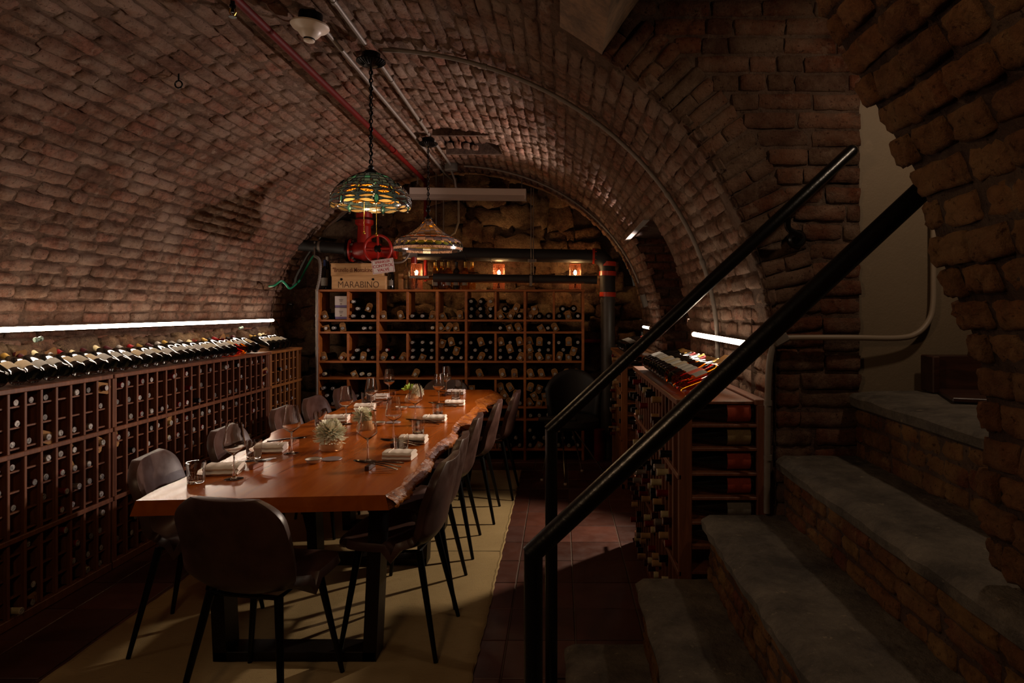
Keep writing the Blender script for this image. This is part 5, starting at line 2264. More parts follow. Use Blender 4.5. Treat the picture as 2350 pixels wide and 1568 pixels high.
for k in range(ND):
    a = A0 + wing * k
    for s in (-1, 1):
        outlined(blob(pr1, c1, .655, a + s * wing * .235, .040, wing * .195, .003, 16, s * -.25, .9), 'sg_amber')
        outlined(blob(pr1, c1, .765, a + s * wing * .245, .046, wing * .215, .0035, 16, s * .35, .9), 'sg_amber')
    outlined(blob(pr1, c1, .655, a, .065, .045, .005, 12), 'sg_lime')
    outlined(blob(pr1, c1, .555, a, .040, .030, .004, 10), 'sg_green')
    outlined(blob(pr1, c1, .48, a, .036, .024, .004, 10), 'sg_green')
    for s in (-1, 1):
        outlined(blob(pr1, c1, .80, a + s * .028, .016, .016, .006, 10, 0, 1, .006), 'sg_white')
    am = a + wing / 2
    outlined(blob(pr1, c1, .60, am, .030, .05, .004, 12, 0, 1, .008), 'sg_white' if k % 2 else 'sg_green')
    outlined(blob(pr1, c1, .50, am - .12, .030, .035, .004, 12, 0, 1, .006), 'sg_cream')
    outlined(blob(pr1, c1, .49, am + .14, .034, .035, .004, 12, 0, 1, .006), 'sg_green')
    # the skirt: cream wings and a teal body, scalloped
    for s in (-1, 1):
        outlined(blob(pr1, c1, .875, am + s * wing * .25, .028, wing * .22, .001, 14, s * .3, .9, .001), 'sg_cream')
        outlined(blob(pr1, c1, .955, am + s * wing * .24, .034, wing * .225, .001, 14, s * -.25, .9, .001), 'sg_cream')
    outlined(blob(pr1, c1, .92, am, .085, .055, .002, 12, 0, 1, .003), 'sg_green')
    # bead that ends each body
    q = shade_pt(pr1, .999, am, c1, .002)
    MB().lathe([(0, -.010), (.005, -.008), (.006, -.003), (.003, .003), (0, .004)], 8, Matrix.Translation(q)).build('pane', M['glass'], cap, True)
lead.build('came', M['lead'], cap)
MB().lathe([(0, .04), (.022, .03), (.030, .0), (.022, -.03), (0, -.04)], 14, Matrix.Translation((P1.x, P1.y, 2.09))).build('bulb', M['lamp_bulb'], t, True)
lamp('pendant_bulb_light', 'POINT', (P1.x, P1.y, 2.065), 4, (1.0, .62, .28), .03)
for px, zb in ((835.5, .115), (864, .128)):
    x = (px - CX) / F * 3.36
    mb = MB()
    z0 = 2.03
    z1 = EYE + (CY - (531 if px < 850 else 536)) / F * 3.36
    mb.tube([(x, 3.36, z0 + .06), (x, 3.36, z1)], .0012, 5)
    nb = 34
    for q in range(nb):
        z = z0 + (z1 - z0) * q / nb
        mb.lathe([(0, -.0026), (.0026, 0), (0, .0026)], 6, Matrix.Translation((x, 3.36, z)))
    mb.lathe([(0, -.016), (.006, -.012), (.007, -.006), (.0035, .0), (0, .003)], 10, Matrix.Translation((x, 3.36, z1)))
    mb.build('pull_chain', M['brass'], t, 'auto')

# the cone-and-band lamp
P2 = Vector((-1.048, 5.2, 0))
t = thing('pendant_lamp', 'farther pendant lamp, conical mosaic glass shade with orange and lime bands', 'lamp', (P2.x, P2.y, 1.93), 'stained glass pendant lamps')
pendant_common(t, P2.x, P2.y, 2.83, 2.30, 20)
pr2 = dense([(.020, .255), (.040, .225), (.085, .175), (.150, .125), (.215, .095), (.250, .072), (.268, .045), (.272, .015), (.270, -.005)], 40)
c2 = Vector((P2.x, P2.y, 1.938))
mb = MB()
mb.lathe([(0, .36), (.007, .357), (.012, .350), (.008, .342), (.005, .338), (.016, .330), (.021, .318), (.016, .306), (.007, .300), (.006, .285), (.012, .275), (.030, .255), (.024, .245), (0, .245)], 18, Matrix.Translation(c2))
cap = mb.build('shade', M['bronze'], t, 'auto')
lead = MB()
bands = [(0.03, .10, 20), (.10, .16, 20), (.16, .22, 20), (.22, .28, 20), (.28, .34, 20), (.34, .40, 20), (.40, .46, 20), (.46, .52, 20), (.52, .57, 20), (.57, .62, 20),
         (.62, .675, 34), (.675, .73, 34), (.73, .755, 20), (.755, .80, 26), (.80, .845, 26), (.845, .895, 26), (.895, .94, 26)]
colz = {n: MB() for n in ('sg_brown', 'sg_mauve', 'sg_rust', 'sg_lime', 'sg_dark', 'sg_pink', 'sg_cream', 'sg_amber')}
for bi, (t0, t1, n) in enumerate(bands):
    for k in range(n):
        a0, a1 = 2 * PI * k / n, 2 * PI * (k + 1) / n
        if bi < 10: mt = r_.choice(['sg_brown', 'sg_brown', 'sg_mauve', 'sg_amber' if r_.random() < .3 else 'sg_brown'])
        elif bi < 12: mt = ('sg_rust', 'sg_pink')[(k + bi) % 2]
        elif bi == 12: mt = 'sg_dark'
        elif bi < 15: mt = r_.choice(['sg_mauve', 'sg_mauve', 'sg_pink'])
        elif bi == 15: mt = 'sg_cream'
        else: mt = 'sg_dark'
        p = patch(pr2, c2, t0 + .002, t1 - .002, a0 + .004, a1 - .004, 1, 2)
        colz[mt].add(p.v, p.f)
        if bi == 15:
            b, rim = blob(pr2, c2, t1 - .004, (a0 + a1) / 2, .042, (a1 - a0) * .44, .002, 14, 0, 1, .002)
            # half rounds: keep what lies above the band edge
            colz['sg_lime'].add(b.v, b.f)
            lead.tube(rim, .0012, 4, False, 0, True)
        edge_pts = [shade_pt(pr2, t0, a0, c2, .001), shade_pt(pr2, t1, a0, c2, .001)]
        lead.tube(edge_pts, .0013, 4, False)
    ring = [shade_pt(pr2, t1, 2 * PI * k / 36, c2, .001) for k in range(36)]
    lead.tube(ring, .0015, 4, False, 0, True)
for nm, q in colz.items():
    if q.v:
        tag(q.build('panes', M[nm], cap, True), kind='stuff')
lead.build('came', M['lead'], cap)
rim = MB()
for k in range(26):
    a0, a1 = 2 * PI * k / 26, 2 * PI * (k + 1) / 26
    p = patch(pr2, c2, .945, .998, a0 + .004, a1 - .004, 1, 2)
    rim.add(p.v, p.f)
rim.build('rim_band', stained('sg_rim', '#b08a72', '#5a4438', .4), cap, True)
MB().lathe([(0, .04), (.022, .03), (.030, .0), (.022, -.03), (0, -.04)], 14, Matrix.Translation((P2.x, P2.y, 2.035))).build('bulb', M['lamp_bulb'], t, True)
lamp('pendant_bulb_light', 'POINT', (P2.x, P2.y, 1.985), 1.8, (1.0, .66, .36), .03)

# ------------------------------------------------------------------ on the ceiling
def vz(x): return vault_z(x)


def pipe(name, label, pts, r, mat, cat='pipe', n=12, group=None, clips=()):
    t = thing(name, label, cat, pts[0], group)
    MB().tube(pts, r, n).build('pipe', M[mat], t, 'auto')
    for q in clips:
        q.build('clip', M['galv'], t)
    return t


def collar(p, d, r, l=.02):
    d = Vector(d).normalized()
    return MB().tube([Vector(p) - d * l, Vector(p) + d * l], r, 12)


# red sprinkler main
yA, yB = 2.3, 6.55
pA, pB = at(590, 0, 2.94), at(914, 332.6, 5.55)
xr_ = -1.36
zr_ = vz(xr_) - .055
t = thing('sprinkler_pipe', 'red sprinkler pipe running along the crown of the brick vault', 'pipe', (xr_, 4.4, zr_))
MB().tube([(xr_, 1.6, zr_), (xr_, 6.60, zr_)], .019, 14).build('pipe', M['red_paint'], t, 'auto')
collar((xr_, 5.35, zr_), (0, 1, 0), .025, .03).build('coupling', M['red_paint'], t, 'auto')
collar((xr_, 6.60, zr_), (0, 1, 0), .026, .03).build('elbow', M['red_paint'], t, 'auto')
MB().tube([(xr_, 6.61, zr_), (xr_ + .0, 6.62, zr_ - .06), (xr_ + .0, 6.62, 1.75)], .019, 12).build('drop_pipe', M['red_paint'], t, 'auto')
# two grey conduits beside it
xc1, xc2 = -1.135, -.992
t = thing('conduit', 'grey metal conduit nearer the red pipe along the vault crown', 'conduit', (xc1, 4.4, 2.8), 'conduits along the crown')
zc1 = vz(xc1) - .032
MB().tube([(xc1, 3.13, zc1), (xc1, 6.45, zc1), (xc1 + .06, 6.55, zc1 - .05), (xc1 + .10, 6.68, zc1 - .14), (xc1 + .10, 6.68, 2.36), (xc1 + .06, 6.68, 2.25), (xc1 - .03, 6.68, 2.19), (xc1 - .25, 6.69, 2.17), (xc1 - .42, 6.69, 2.15), (xc1 - .47, 6.69, 2.02)], .011, 10).build('pipe', M['galv'], t, 'auto')
t = thing('conduit', 'grey metal conduit linking the lamp boxes along the vault crown', 'conduit', (xc2, 4.4, 2.8), 'conduits along the crown')
zc2 = vz(xc2) - .020
MB().tube([(xc2 - .01, 1.8, zc2), (xc2 - .01, 3.36, zc2)], .011, 10).build('pipe', M['galv'], t, 'auto')
MB().tube([(xc2 - .005, 3.50, zc2), (xc2 - .03, 5.10, zc2)], .011, 10).build('pipe', M['galv'], t, 'auto')
MB().tube([(xc2 - .03, 5.27, zc2), (xc2 - .04, 6.15, zc2)], .011, 10).build('pipe', M['galv'], t, 'auto')
for y in (2.9, 3.9, 4.7):
    collar((xc2 - .012, y, zc2), (0, 1, 0), .0145, .012).build('coupling', M['galv'], t, 'auto')
# round box at the far end
t = thing('junction_box', 'round grey junction box on the vault before the back wall', 'junction box', (-1.035, 6.22, vz(-1.03)))
MB().lathe([(0, 0), (.06, 0), (.062, -.01), (.062, -.062), (.056, -.068), (0, -.068)], 20, Matrix.Translation((-1.035, 6.22, vz(-1.03) + .005))).build('box_body', M['grey_metal'], t, 'auto')
MB().tube([(-1.035, 6.22, 2.79), (-1.0, 6.22, 2.70), (-.99, 6.22, 2.625)], .009, 8).build('flex', M['galv'], t, 'auto')


def arc_pipe(name, label, y, th0, th1, r, mat, x_off=.018, tail=None, n=60):
    pts = []
    for k in range(n + 1):
        th = th0 + (th1 - th0) * k / n
        nx_, nz_ = math.cos(th) / VA, math.sin(th) / VB
        l = math.hypot(nx_, nz_)
        pts.append(Vector((VX + VA * math.cos(th) - nx_ / l * x_off, y, VZ + VB * math.sin(th) - nz_ / l * x_off)))
    if tail:
        pts += tail
    t = thing(name, label, 'conduit', pts[0])
    MB().tube(pts, r, 10).build('pipe', M[mat], t, 'auto')
    for k in (12, 26, 40, 50):
        if k < len(pts) - 1:
            collar(pts[k], pts[k + 1] - pts[k], r * 1.35, .012).build('strap', M[mat], t, 'auto')
    return t


arc_pipe('conduit', 'conduit bent along the vault from the nearer lamp box down to the near right rack', 3.43, PI / 2 - .04, .05, .0115, 'galv', .022, [Vector((VX + VA - .022, 3.43, 1.2)), Vector((VX + VA - .022, 3.43, 1.09))])
arc_pipe('conduit', 'farther conduit bent along the vault down to the small grey switch box', 6.20, PI / 2 - .05, .30, .0105, 'galv', .02)
t = thing('switch_box', 'small grey box at the lower end of the farther bent conduit', 'switch box', at(1478, 690, 6.17))
p = at(1479, 690, 6.18)
Mb = frame(p, (-math.cos(.3), 0, -math.sin(.3)), (0, 1, 0))
MB().cbox(-.035, .035, -.06, .06, -.02, .02, .003, 0, Mb).build('box_body', M['grey_metal'], t)
MB().cbox(-.038, .038, -.063, .063, .02, .024, .001, 0, Mb).build('cover', M['grey_metal'], t)
# smoke detector
x_, y_ = at(713, 40, 3.06).x, 3.06
zv = vz(x_)
t = thing('smoke_detector', 'cream round smoke detector on a dark base beside the red pipe', 'smoke detector', (x_, y_, zv))
Mx = Matrix.Translation((x_, y_, zv + .004)) @ Matrix.Rotation(.06, 4, 'Y')
MB().lathe([(0, 0), (.055, 0), (.055, -.052), (0, -.052)], 20, Mx).build('base', M['bronze'], t, 'auto')
MB().lathe([(.02, -.052), (.086, -.052), (.088, -.060), (.078, -.072), (.056, -.082), (.052, -.090), (.040, -.106), (.026, -.116)], 28, Mx).build('housing', M['white_plastic'], t, 'auto')
MB().lathe([(.024, -.112), (.022, -.122), (.022, -.126)], 16, Mx).build('chamber', M['black'], t, 'auto')
MB().lathe([(.026, -.124), (.024, -.130), (.012, -.135), (0, -.136)], 20, Mx).build('cap', M['white_plastic'], t, 'auto')
# sprinkler head at the top edge
p = at(534, 12, 2.72)
t = thing('fire_sprinkler', 'small brass sprinkler head under the vault at the top edge', 'sprinkler', p)
Mx = Matrix.Translation((p.x, p.y, vz(p.x)))
hgt = vz(p.x) - p.z
MB().tube([(p.x, p.y, vz(p.x)), (p.x, p.y, p.z)], .009, 10).build('stem', M['bronze'], t)
MB().lathe([(0, -hgt), (.013, -hgt), (.013, -hgt - .012), (.006, -hgt - .014), (.006, -hgt - .03), (0, -hgt - .03)], 12, Mx).build('body', M['bronze'], t, 'auto')
mb = MB()
for s in (-1, 1):
    mb.tube([(p.x + s * .010, p.y, p.z - .012), (p.x + s * .014, p.y, p.z - .03), (p.x + s * .004, p.y, p.z - .046)], .0025, 6)
mb.build('yoke', M['brass'], t)
MB().lathe([(0, -hgt - .046), (.016, -hgt - .048), (.016, -hgt - .050), (0, -hgt - .050)], 14, Mx).build('deflector', M['bronze'], t)
# eye hook
p = None
for y in np.arange(2.2, 5.5, .01):
    q = at(410, 170, y)
    if q.z > vz(q.x):
        p = q
        break
t = thing('eye_hook', 'small dark iron eye hook in the left part of the vault', 'hook', p)
mb = MB()
mb.tube([p + Vector((0, 0, .02)), p - Vector((0, 0, .035))], .004, 6)
mb.build('shank', M['black_metal'], t)
mb = MB()
mb.tube([p - Vector((0, 0, .052)) + Vector((.018 * math.sin(2 * PI * k / 14), 0, .018 * math.cos(2 * PI * k / 14))) for k in range(14)], .004, 6, False, 0, True)
mb.build('eye', M['black_metal'], t)
# lintel plate and its clip over the side passage
t = thing('lintel_plate', 'thin steel plate lining the top of the side passage in the right vault', 'plate', (.55, 4.9, PASSZ))
MB().box(.545, .585, PASS0 - .03, PASS1 + .03, PASSZ - .003, PASSZ + .003).build('plate', M['galv'], t)
MB().tube([(.60, 4.62, PASSZ + .003), (.60, 4.62, PASSZ + .05)], .02, 10).build('clip', M['galv'], t, 'auto')

# ------------------------------------------------------------------ strip fixture before the back wall
yF = 6.45
x0, x1 = at(935, 0, yF).x, at(1200, 0, yF).x
zt0, zt1 = at(0, 432, yF).z, at(0, 440, yF).z
zb0 = at(0, 456, yF).z
t = thing('strip_light', 'unlit white enamel strip light hanging on chains before the back wall', 'light fixture', ((x0 + x1) / 2, yF, 2.5))
tilt = Matrix.Translation((x0, yF, 0)) @ Matrix.Rotation(.012, 4, 'Y') @ Matrix.Translation((-x0, -yF, 0))
MB().cbox(x0, x1, yF - .055, yF + .055, zb0 + .035, zt0, .004, 0, tilt).build('housing', M['white_enamel'], t)
MB().add([(x0, yF - .075, zb0), (x1, yF - .075, zb0), (x1, yF - .050, zb0 + .045), (x0, yF - .050, zb0 + .045), (x0, yF + .075, zb0), (x1, yF + .075, zb0), (x1, yF + .05, zb0 + .045), (x0, yF + .05, zb0 + .045)],
         [(0, 1, 2, 3), (4, 7, 6, 5), (0, 4, 5, 1), (3, 2, 6, 7), (0, 3, 7, 4), (1, 5, 6, 2)], 0, tilt).build('reflector', M['white_enamel'], t)
MB().cbox(x1 - .008, x1 + .004, yF - .078, yF + .078, zb0 - .004, zt0 - .006, .002, 0, tilt).build('end_cap', M['white_enamel'], t)
ch = chain(Vector((x1 - .01, yF, vault_z(x1 - .01))), Vector((x1 - .01, yF, zt0 - .03)), 5, .002, .006)
ch.build('chain', M['galv'], t)
ch = chain(Vector((x0 + .1, yF, vault_z(x0 + .1))), Vector((x0 + .1, yF, zt0 - .01)), 6, .002, .006)
ch.build('chain', M['galv'], t)

# ------------------------------------------------------------------ pipes over the shelf
yP = 6.50
zP = at(0, 585, yP).z
rP = .066
xL, xRr = at(955, 0, yP).x, at(1392, 0, yP).x
t = thing('insulated_pipe', 'thick black insulated pipe across the back, elbowing down at the right', 'pipe', (xRr, yP, zP))
MB().tube([(xL - .05, yP, zP + .02), (-.6, yP, zP), (xRr - .10, yP, zP - .015)], rP, 20).build('insulation', M['insulation'], t, 'auto')
for px in (1070, 1128, 1193, 1288, 1345):
    x_ = at(px, 0, yP).x
    collar((x_, yP, zP - .004), (1, 0, 0), rP + .0015, .006).build('joint_band', M['insulation'], t, 'auto')
el = [Vector((xRr - .12, yP, zP - .012))] + [Vector((xRr - .12 + .13 * math.sin(a), yP, zP - .142 + .13 * math.cos(a))) for a in np.linspace(.1, PI / 2, 7)]
MB().tube(el + [Vector((xRr + .01, yP, 1.86))], rP + .012, 18).build('elbow', M['insulation'], t, 'auto')
xv = xRr + .012
for z_, r_c in ((at(0, 606, yP).z, rP + .018), (at(0, 628, yP).z, rP + .020), (at(0, 676, yP).z, rP + .016)):
    collar((xv, yP, z_), (.03, 0, 1), r_c, .022).build('red_collar', M['red_tape'], t, 'auto')
collar((at(1364, 0, yP).x, yP, zP - .012), (1, 0, 0), rP + .012, .02).build('red_collar', M['red_tape'], t, 'auto')
MB().tube([(xv, yP, 1.90), (xv, yP, 1.60)], rP + .010, 18).build('lower_wrap', M['insulation'], t, 'auto')
t2_ = thing('cast_iron_pipe', 'grey vertical pipe standing right of the wine shelf', 'pipe', (xv, yP, 0))
MB().tube([(xv, yP, .0), (xv, yP, 1.61)], rP + .005, 18).build('pipe', M['grey_pipe'], t2_, 'auto')
collar((xv, yP, 1.55), (0, 0, 1), rP + .012, .015).build('coupling', M['grey_pipe'], t2_, 'auto')
collar((xv, yP, at(0, 795, yP).z), (0, 0, 1), rP + .012, .012).build('coupling', M['grey_pipe'], t2_, 'auto')
MB().tube([(xv - .25, yP + .12, at(0, 784, yP).z), (xv - .02, yP + .12, at(0, 784, yP).z)], .02, 10).build('red_branch', M['red_paint'], t2_)
MB().tube([(xv - .09, 6.36, .0), (xv - .09, 6.36, .30)], .055, 16).build('red_stub', M['red_paint'], t2_, 'auto')
zq = at(0, 640, 6.42).z
t = thing('insulated_pipe', 'thinner black insulated pipe with a lever valve just above the shelf', 'pipe', (-.4, 6.42, zq))
MB().tube([(at(995, 0, 6.42).x, 6.42, zq + .01), (at(1370, 0, 6.42).x, 6.42, zq - .01)], .042, 16).build('insulation', M['insulation'], t, 'auto')
for px in (1185, 1242, 1300):
    collar((at(px, 0, 6.42).x, 6.42, zq), (1, 0, 0), .0435, .006).build('joint_band', M['insulation'], t, 'auto')
MB().tube([(at(960, 0, 6.42).x, 6.42, zq + .008), (at(996, 0, 6.42).x, 6.42, zq + .01)], .022, 12).build('brass_end', plain('old_brass', '#6b5030', .35, .9), t, 'auto')
MB().cbox(at(940, 0, 6.38).x, at(984, 0, 6.38).x, 6.365, 6.378, zq + .002, zq + .026, .004).build('lever', M['galv'], t)
t = thing('hanger_rod', 'thin steel hanger rods holding the black pipes under the vault', 'hanger', (at(1220, 0, 6.44).x, 6.44, 2.0))
xh = at(1219, 0, 6.44).x
for dx in (0, .022):
    MB().tube([(xh + dx, 6.41 + dx, 2.66), (xh + dx, 6.41 + dx, zq - .02)], .0045, 6).build('rod', M['galv'], t)
MB().cbox(xh - .012, xh + .014, 6.362, 6.37, zq - .075, zq + .03, .002).build('strap', M['galv'], t)
MB().cbox(xh - .03, xh + .05, 6.40, 6.43, at(0, 597, 6.4).z - .02, at(0, 597, 6.4).z + .01, .003).build('clamp', M['galv'], t)
t = thing('hanger_rod', 'pair of thin rods dropping from the vault beside the red drop pipe', 'hanger', (-1.2, 6.55, 2.3))
for px in (1001, 1018):
    x_ = at(px, 0, 6.52).x
    MB().tube([(x_, 6.52, vault_z(x_) - .01), (x_, 6.52, 1.95)], .005, 6).build('rod', M['galv'], t)
# the black pipe left of the valve
t = thing('insulated_pipe', 'dark pipe running left from the red valve to the vault wall', 'pipe', (-2.2, yP, zP + .03))
MB().tube([(-2.62, yP, at(0, 562, yP).z), (at(800, 0, yP).x, yP, at(0, 572, yP).z)], .055, 16).build('pipe', M['insulation'], t, 'auto')
collar((at(735, 0, yP).x, yP, at(0, 566, yP).z), (1, 0, 0), .060, .012).build('clamp', M['galv'], t, 'auto')

# ------------------------------------------------------------------ red gate valve with hand wheel
yV = 6.46
vc = at(836, 575, yV)
t = thing('gate_valve', 'big red fire gate valve with spoked hand wheel above the wine boxes', 'valve', vc)
mb = MB()
mb.tube([vc + Vector((0, 0, .02)), at(836, 520, yV), at(836, 515, yV)], [.075, .062, .085], 18)
mb.tube([at(836, 515, yV), at(836, 506, yV)], .088, 18)
mb.tube([at(836, 500, yV), at(836, 472, yV)], [.078, .078], 18)
mb.tube([at(836, 472, yV), at(836, 440, yV)], [.05, .045], 14)
mb.build('bonnet', M['red_valve'], t, 'auto')
mb = MB()
mb.tube([vc - Vector((.14, 0, 0)), vc - Vector((.07, 0, 0)), vc, vc + Vector((.09, 0, 0)), vc + Vector((.17, 0, 0))], [.065, .085, .105, .085, .065], 18)
mb.build('body', M['red_valve'], t, 'auto')
for dx, r_f in ((-.135, .115), (-.165, .115), (.30, .085)):
    mb = MB()
    mb.tube([vc + Vector((dx, 0, 0)), vc + Vector((dx + .02, 0, 0))], r_f, 22)
    mb.build('flange', M['red_valve'] if dx != -.165 else M['bronze'], t, 'auto')
mb = MB()
for k in range(8):
    a = 2 * PI * k / 8 + .2
    c = vc + Vector((-.115, .092 * math.cos(a), .092 * math.sin(a)))
    mb.tube([c, c + Vector((.02, 0, 0))], .012, 6)
mb.build('bolts', M['galv'], t)
mb = MB()
mb.tube([vc + Vector((.16, .02, -.01)), vc + Vector((.32, .03, -.01))], .06, 16)
mb.build('outlet', M['red_valve'], t, 'auto')
wc = at(867, 571, 6.26)
mb = MB()
rW = .128
mb.tube([wc + Vector((rW * math.cos(2 * PI * k / 36), -.0, rW * math.sin(2 * PI * k / 36))) for k in range(36)], .014, 10, False, 0, True)
for k in range(4):
    a = PI / 2 * k + .02
    mb.tube([wc + Vector((.03 * math.cos(a), 0, .03 * math.sin(a))), wc + Vector((rW * math.cos(a), 0, rW * math.sin(a)))], [.012, .010], 8)
mb.build('hand_wheel', M['red_valve'], t, 'auto')
MB().lathe([(0, 0), (.036, 0), (.040, .008), (.036, .018), (.018, .022), (.016, .034), (0, .036)], 18, frame(wc + Vector((0, .012, 0)), (0, -1, 0))).build('hub', M['bronze'], t, 'auto')
MB().tube([wc, Vector((vc.x + .06, yV, wc.z))], .018, 12).build('spindle', M['red_valve'], t, 'auto')
# gauge fittings right of it
t = thing('flexible_tube', 'grey looped flexible tube and fittings between valve and black pipe', 'tube', at(925, 585, 6.40))
MB().tube(spline([at(890, 597, 6.38), at(905, 603, 6.36), at(925, 600, 6.36), at(938, 585, 6.38), at(942, 565, 6.42)], 6), .010, 8).build('tube', M['galv'], t, 'auto')
MB().tube([at(925, 582, 6.43), at(958, 582, 6.45)], .05, 14).build('clamp', M['galv'], t, 'auto')
MB().tube([at(950, 605, 6.44), at(950, 560, 6.44)], .030, 12).build('red_fitting', M['red_valve'], t, 'auto')
# small pipes on the left: steel riser with corrugated flex, green hose
t = thing('conduit', 'bright steel riser with a corrugated flex top, left of the wine shelf', 'conduit', at(727, 800, 6.28))
xs_ = at(727, 0, 6.30).x
MB().tube([(xs_, 6.30, .02), (xs_, 6.30, at(0, 668, 6.30).z)], .0125, 12).build('pipe', M['galv'], t, 'auto')
for py in (725, 800):
    collar((xs_, 6.30, at(0, py, 6.3).z), (0, 0, 1), .016, .012).build('coupling', M['galv'], t, 'auto')
fl = spline([at(727, 668, 6.30), at(733, 640, 6.32), at(735, 610, 6.36), at(731, 594, 6.40), at(722, 588, 6.44)], 14)
MB().tube(fl, [.012 + (.0025 if k % 2 else 0) for k in range(len(fl))], 10).build('flex', M['galv'], t)
MB().tube([at(722, 588, 6.44), at(722, 555, 6.46)], .008, 8).build('rod', M['galv'], t)
t = thing('hose', 'green garden hose looping from the vault to the pipe, left of the shelf', 'hose', at(660, 655, 6.3))
MB().tube(spline([at(617, 657, 5.95), at(630, 655, 5.95), at(645, 645, 5.98), at(655, 652, 6.05), at(664, 662, 6.15), at(675, 656, 6.3), at(690, 640, 6.5), at(703, 615, 6.62), at(716, 592, 6.6), at(722, 586, 6.5)], 8), .010, 8).build('hose_body', M['green_hose'], t, 'auto')
t = thing('conduit', 'thin dark cable down the stone at the end of the left light strip', 'cable', at(632, 742, 6.5))
MB().tube(spline([Vector((-2.75, 6.31, 1.362)), at(637, 742, 6.6), at(645, 768, 6.64), at(650, 790, 6.66)], 5), .006, 6).build('cable', M['black'], t)
# conduit on the stair wall
t = thing('conduit', 'painted grey conduit bending round the brick pier and across the stair wall', 'conduit', at(1762, 1170, 2.56))
yC = 2.555
pts = spline([at(1760, 1178, yC), at(1761, 1000, yC), at(1763, 880, yC), at(1768, 820, yC), at(1776, 793, yC), at(1788, 780, yC)], 5)
MB().tube(pts, .0125, 10).build('riser_pipe', M['galv'], t, 'auto')
pts = spline([at(1788, 777, yC), at(1830, 775, yC), at(1950, 775, yC), at(2060, 776, yC + .02), at(2105, 765, yC + .03), at(2132, 735, yC + .04), at(2141, 700, yC + .045), at(2142, 640, yC + .05), at(2142, 540, yC + .05), at(2142, 380, yC + .05)], 6)
MB().tube(pts, .0115, 10).build('cross_pipe', plain('conduit_paint', '#8a7a68', .5), t, 'auto')
MB().cbox(-.03, .03, -.02, .02, -.02, .02, .006, 0, Matrix.Translation(at(1790, 779, yC)) @ Matrix.Rotation(-.5, 4, 'Y')).build('elbow_fitting', M['galv'], t)
for py in (925, 1050):
    collar(at(1762, py, yC), (0, 0, 1), .016, .010).build('coupling', M['galv'], t, 'auto')

# ------------------------------------------------------------------ things on the shelf top
ZS = sz(667) + .0105
YT = YS + .12


def text(body, size, loc, rot, mat, parent, depth=.0008, bold=.0, sx_=1.0):
    cu = bpy.data.curves.new('lettering', 'FONT')
    cu.body = body
    cu.size = size
    cu.align_x = 'CENTER'
    cu.align_y = 'CENTER'
    cu.extrude = depth
    cu.offset = bold
    o = bpy.data.objects.new('lettering', cu)
    C.objects.link(o)
    bpy.context.view_layer.update()
    me = bpy.data.meshes.new_from_object(o.evaluated_get(bpy.context.evaluated_depsgraph_get()))
    me.name = 'lettering'
    me.materials.clear()
    me.materials.append(mat)
    bpy.data.objects.remove(o)
    Mx = Matrix.Translation(Vector(loc) - origin(parent)) @ Euler(rot).to_matrix().to_4x4() @ Matrix.Diagonal((sx_, 1, 1, 1))
    return new('lettering', me, parent, Mx)


def crate(x0, x1, z0, z1, label):
    t = thing('wine_crate', label, 'wooden box', ((x0 + x1) / 2, YT, z0))
    y0, y1 = YS + .02, YS + .26
    MB().cbox(x0, x1, y0, y0 + .012, z0 + .003, z1 - .008, .0015).build('front_board', M['pine'], t)
    MB().cbox(x0, x1, y1 - .012, y1, z0 + .003, z1 - .008, .0015).build('back_board', M['pine'], t)
    MB().cbox(x0, x0 + .012, y0 + .012, y1 - .012, z0 + .003, z1 - .008, .0015).build('side_board', M['pine'], t)
    MB().cbox(x1 - .012, x1, y0 + .012, y1 - .012, z0 + .003, z1 - .008, .0015).build('side_board', M['pine'], t)
    MB().cbox(x0, x1, y0, y1, z0, z0 + .004, .001).build('bottom_board', M['pine'], t)
    MB().cbox(x0 - .003, x1 + .003, y0 - .003, y1 + .003, z1 - .008, z1, .0015).build('lid', M['pine'], t)
    return t, y0


zm = EYE + (CY - 633) * K
ztop = EYE + (CY - 604) * K
cr1, yf = crate(sx(759.5), sx(883), ZS, zm, 'lower pale pine wine box on the shelf, lettered MARABINO')
text('MARABINO', .092, ((sx(759.5) + sx(883)) / 2, yf - .0008, (ZS + zm) / 2 - .022), (PI / 2, 0, 0), M['ink'], cr1, .0006, -.0012, .86)
for px in (782, 855):
    MB().lathe([(0, 0), (.010, 0), (.012, .003), (.008, .005), (0, .005)], 14, frame((sx(px), yf, zm - .034), (0, -1, 0))).build('emblem', M['bronze'], cr1)
cr2, yf = crate(sx(757.5), sx(876), zm + .001, ztop, 'upper orange pine wine box on the shelf, lettered Brunello di Montalcino')
text('"Brunello di Montalcino', .062, (sx(808), yf - .0008, (zm + ztop) / 2 - .006), (PI / 2, 0, 0), M['ink_red'], cr2, .0006, .0002, .66)
t = thing('plastic_wrap', 'crumpled clear wrap lying on the upper wine box', 'wrap', (sx(800), YS + .1, ztop))
mb = MB()
for i in range(9):
    for j in range(4):
        mb.v.append((sx(778) + (sx(838) - sx(778)) * i / 8, YS + .03 + .06 * j, ztop + .004 + rnd.uniform(0, .014) * (1 if 0 < i < 8 else .2)))
for i in range(8):
    for j in range(3):
        a = i * 4 + j
        mb.f.append((a, a + 4, a + 5, a + 1)); mb.m.append(0)
mb.build('sheet', M['white_plastic'], t)
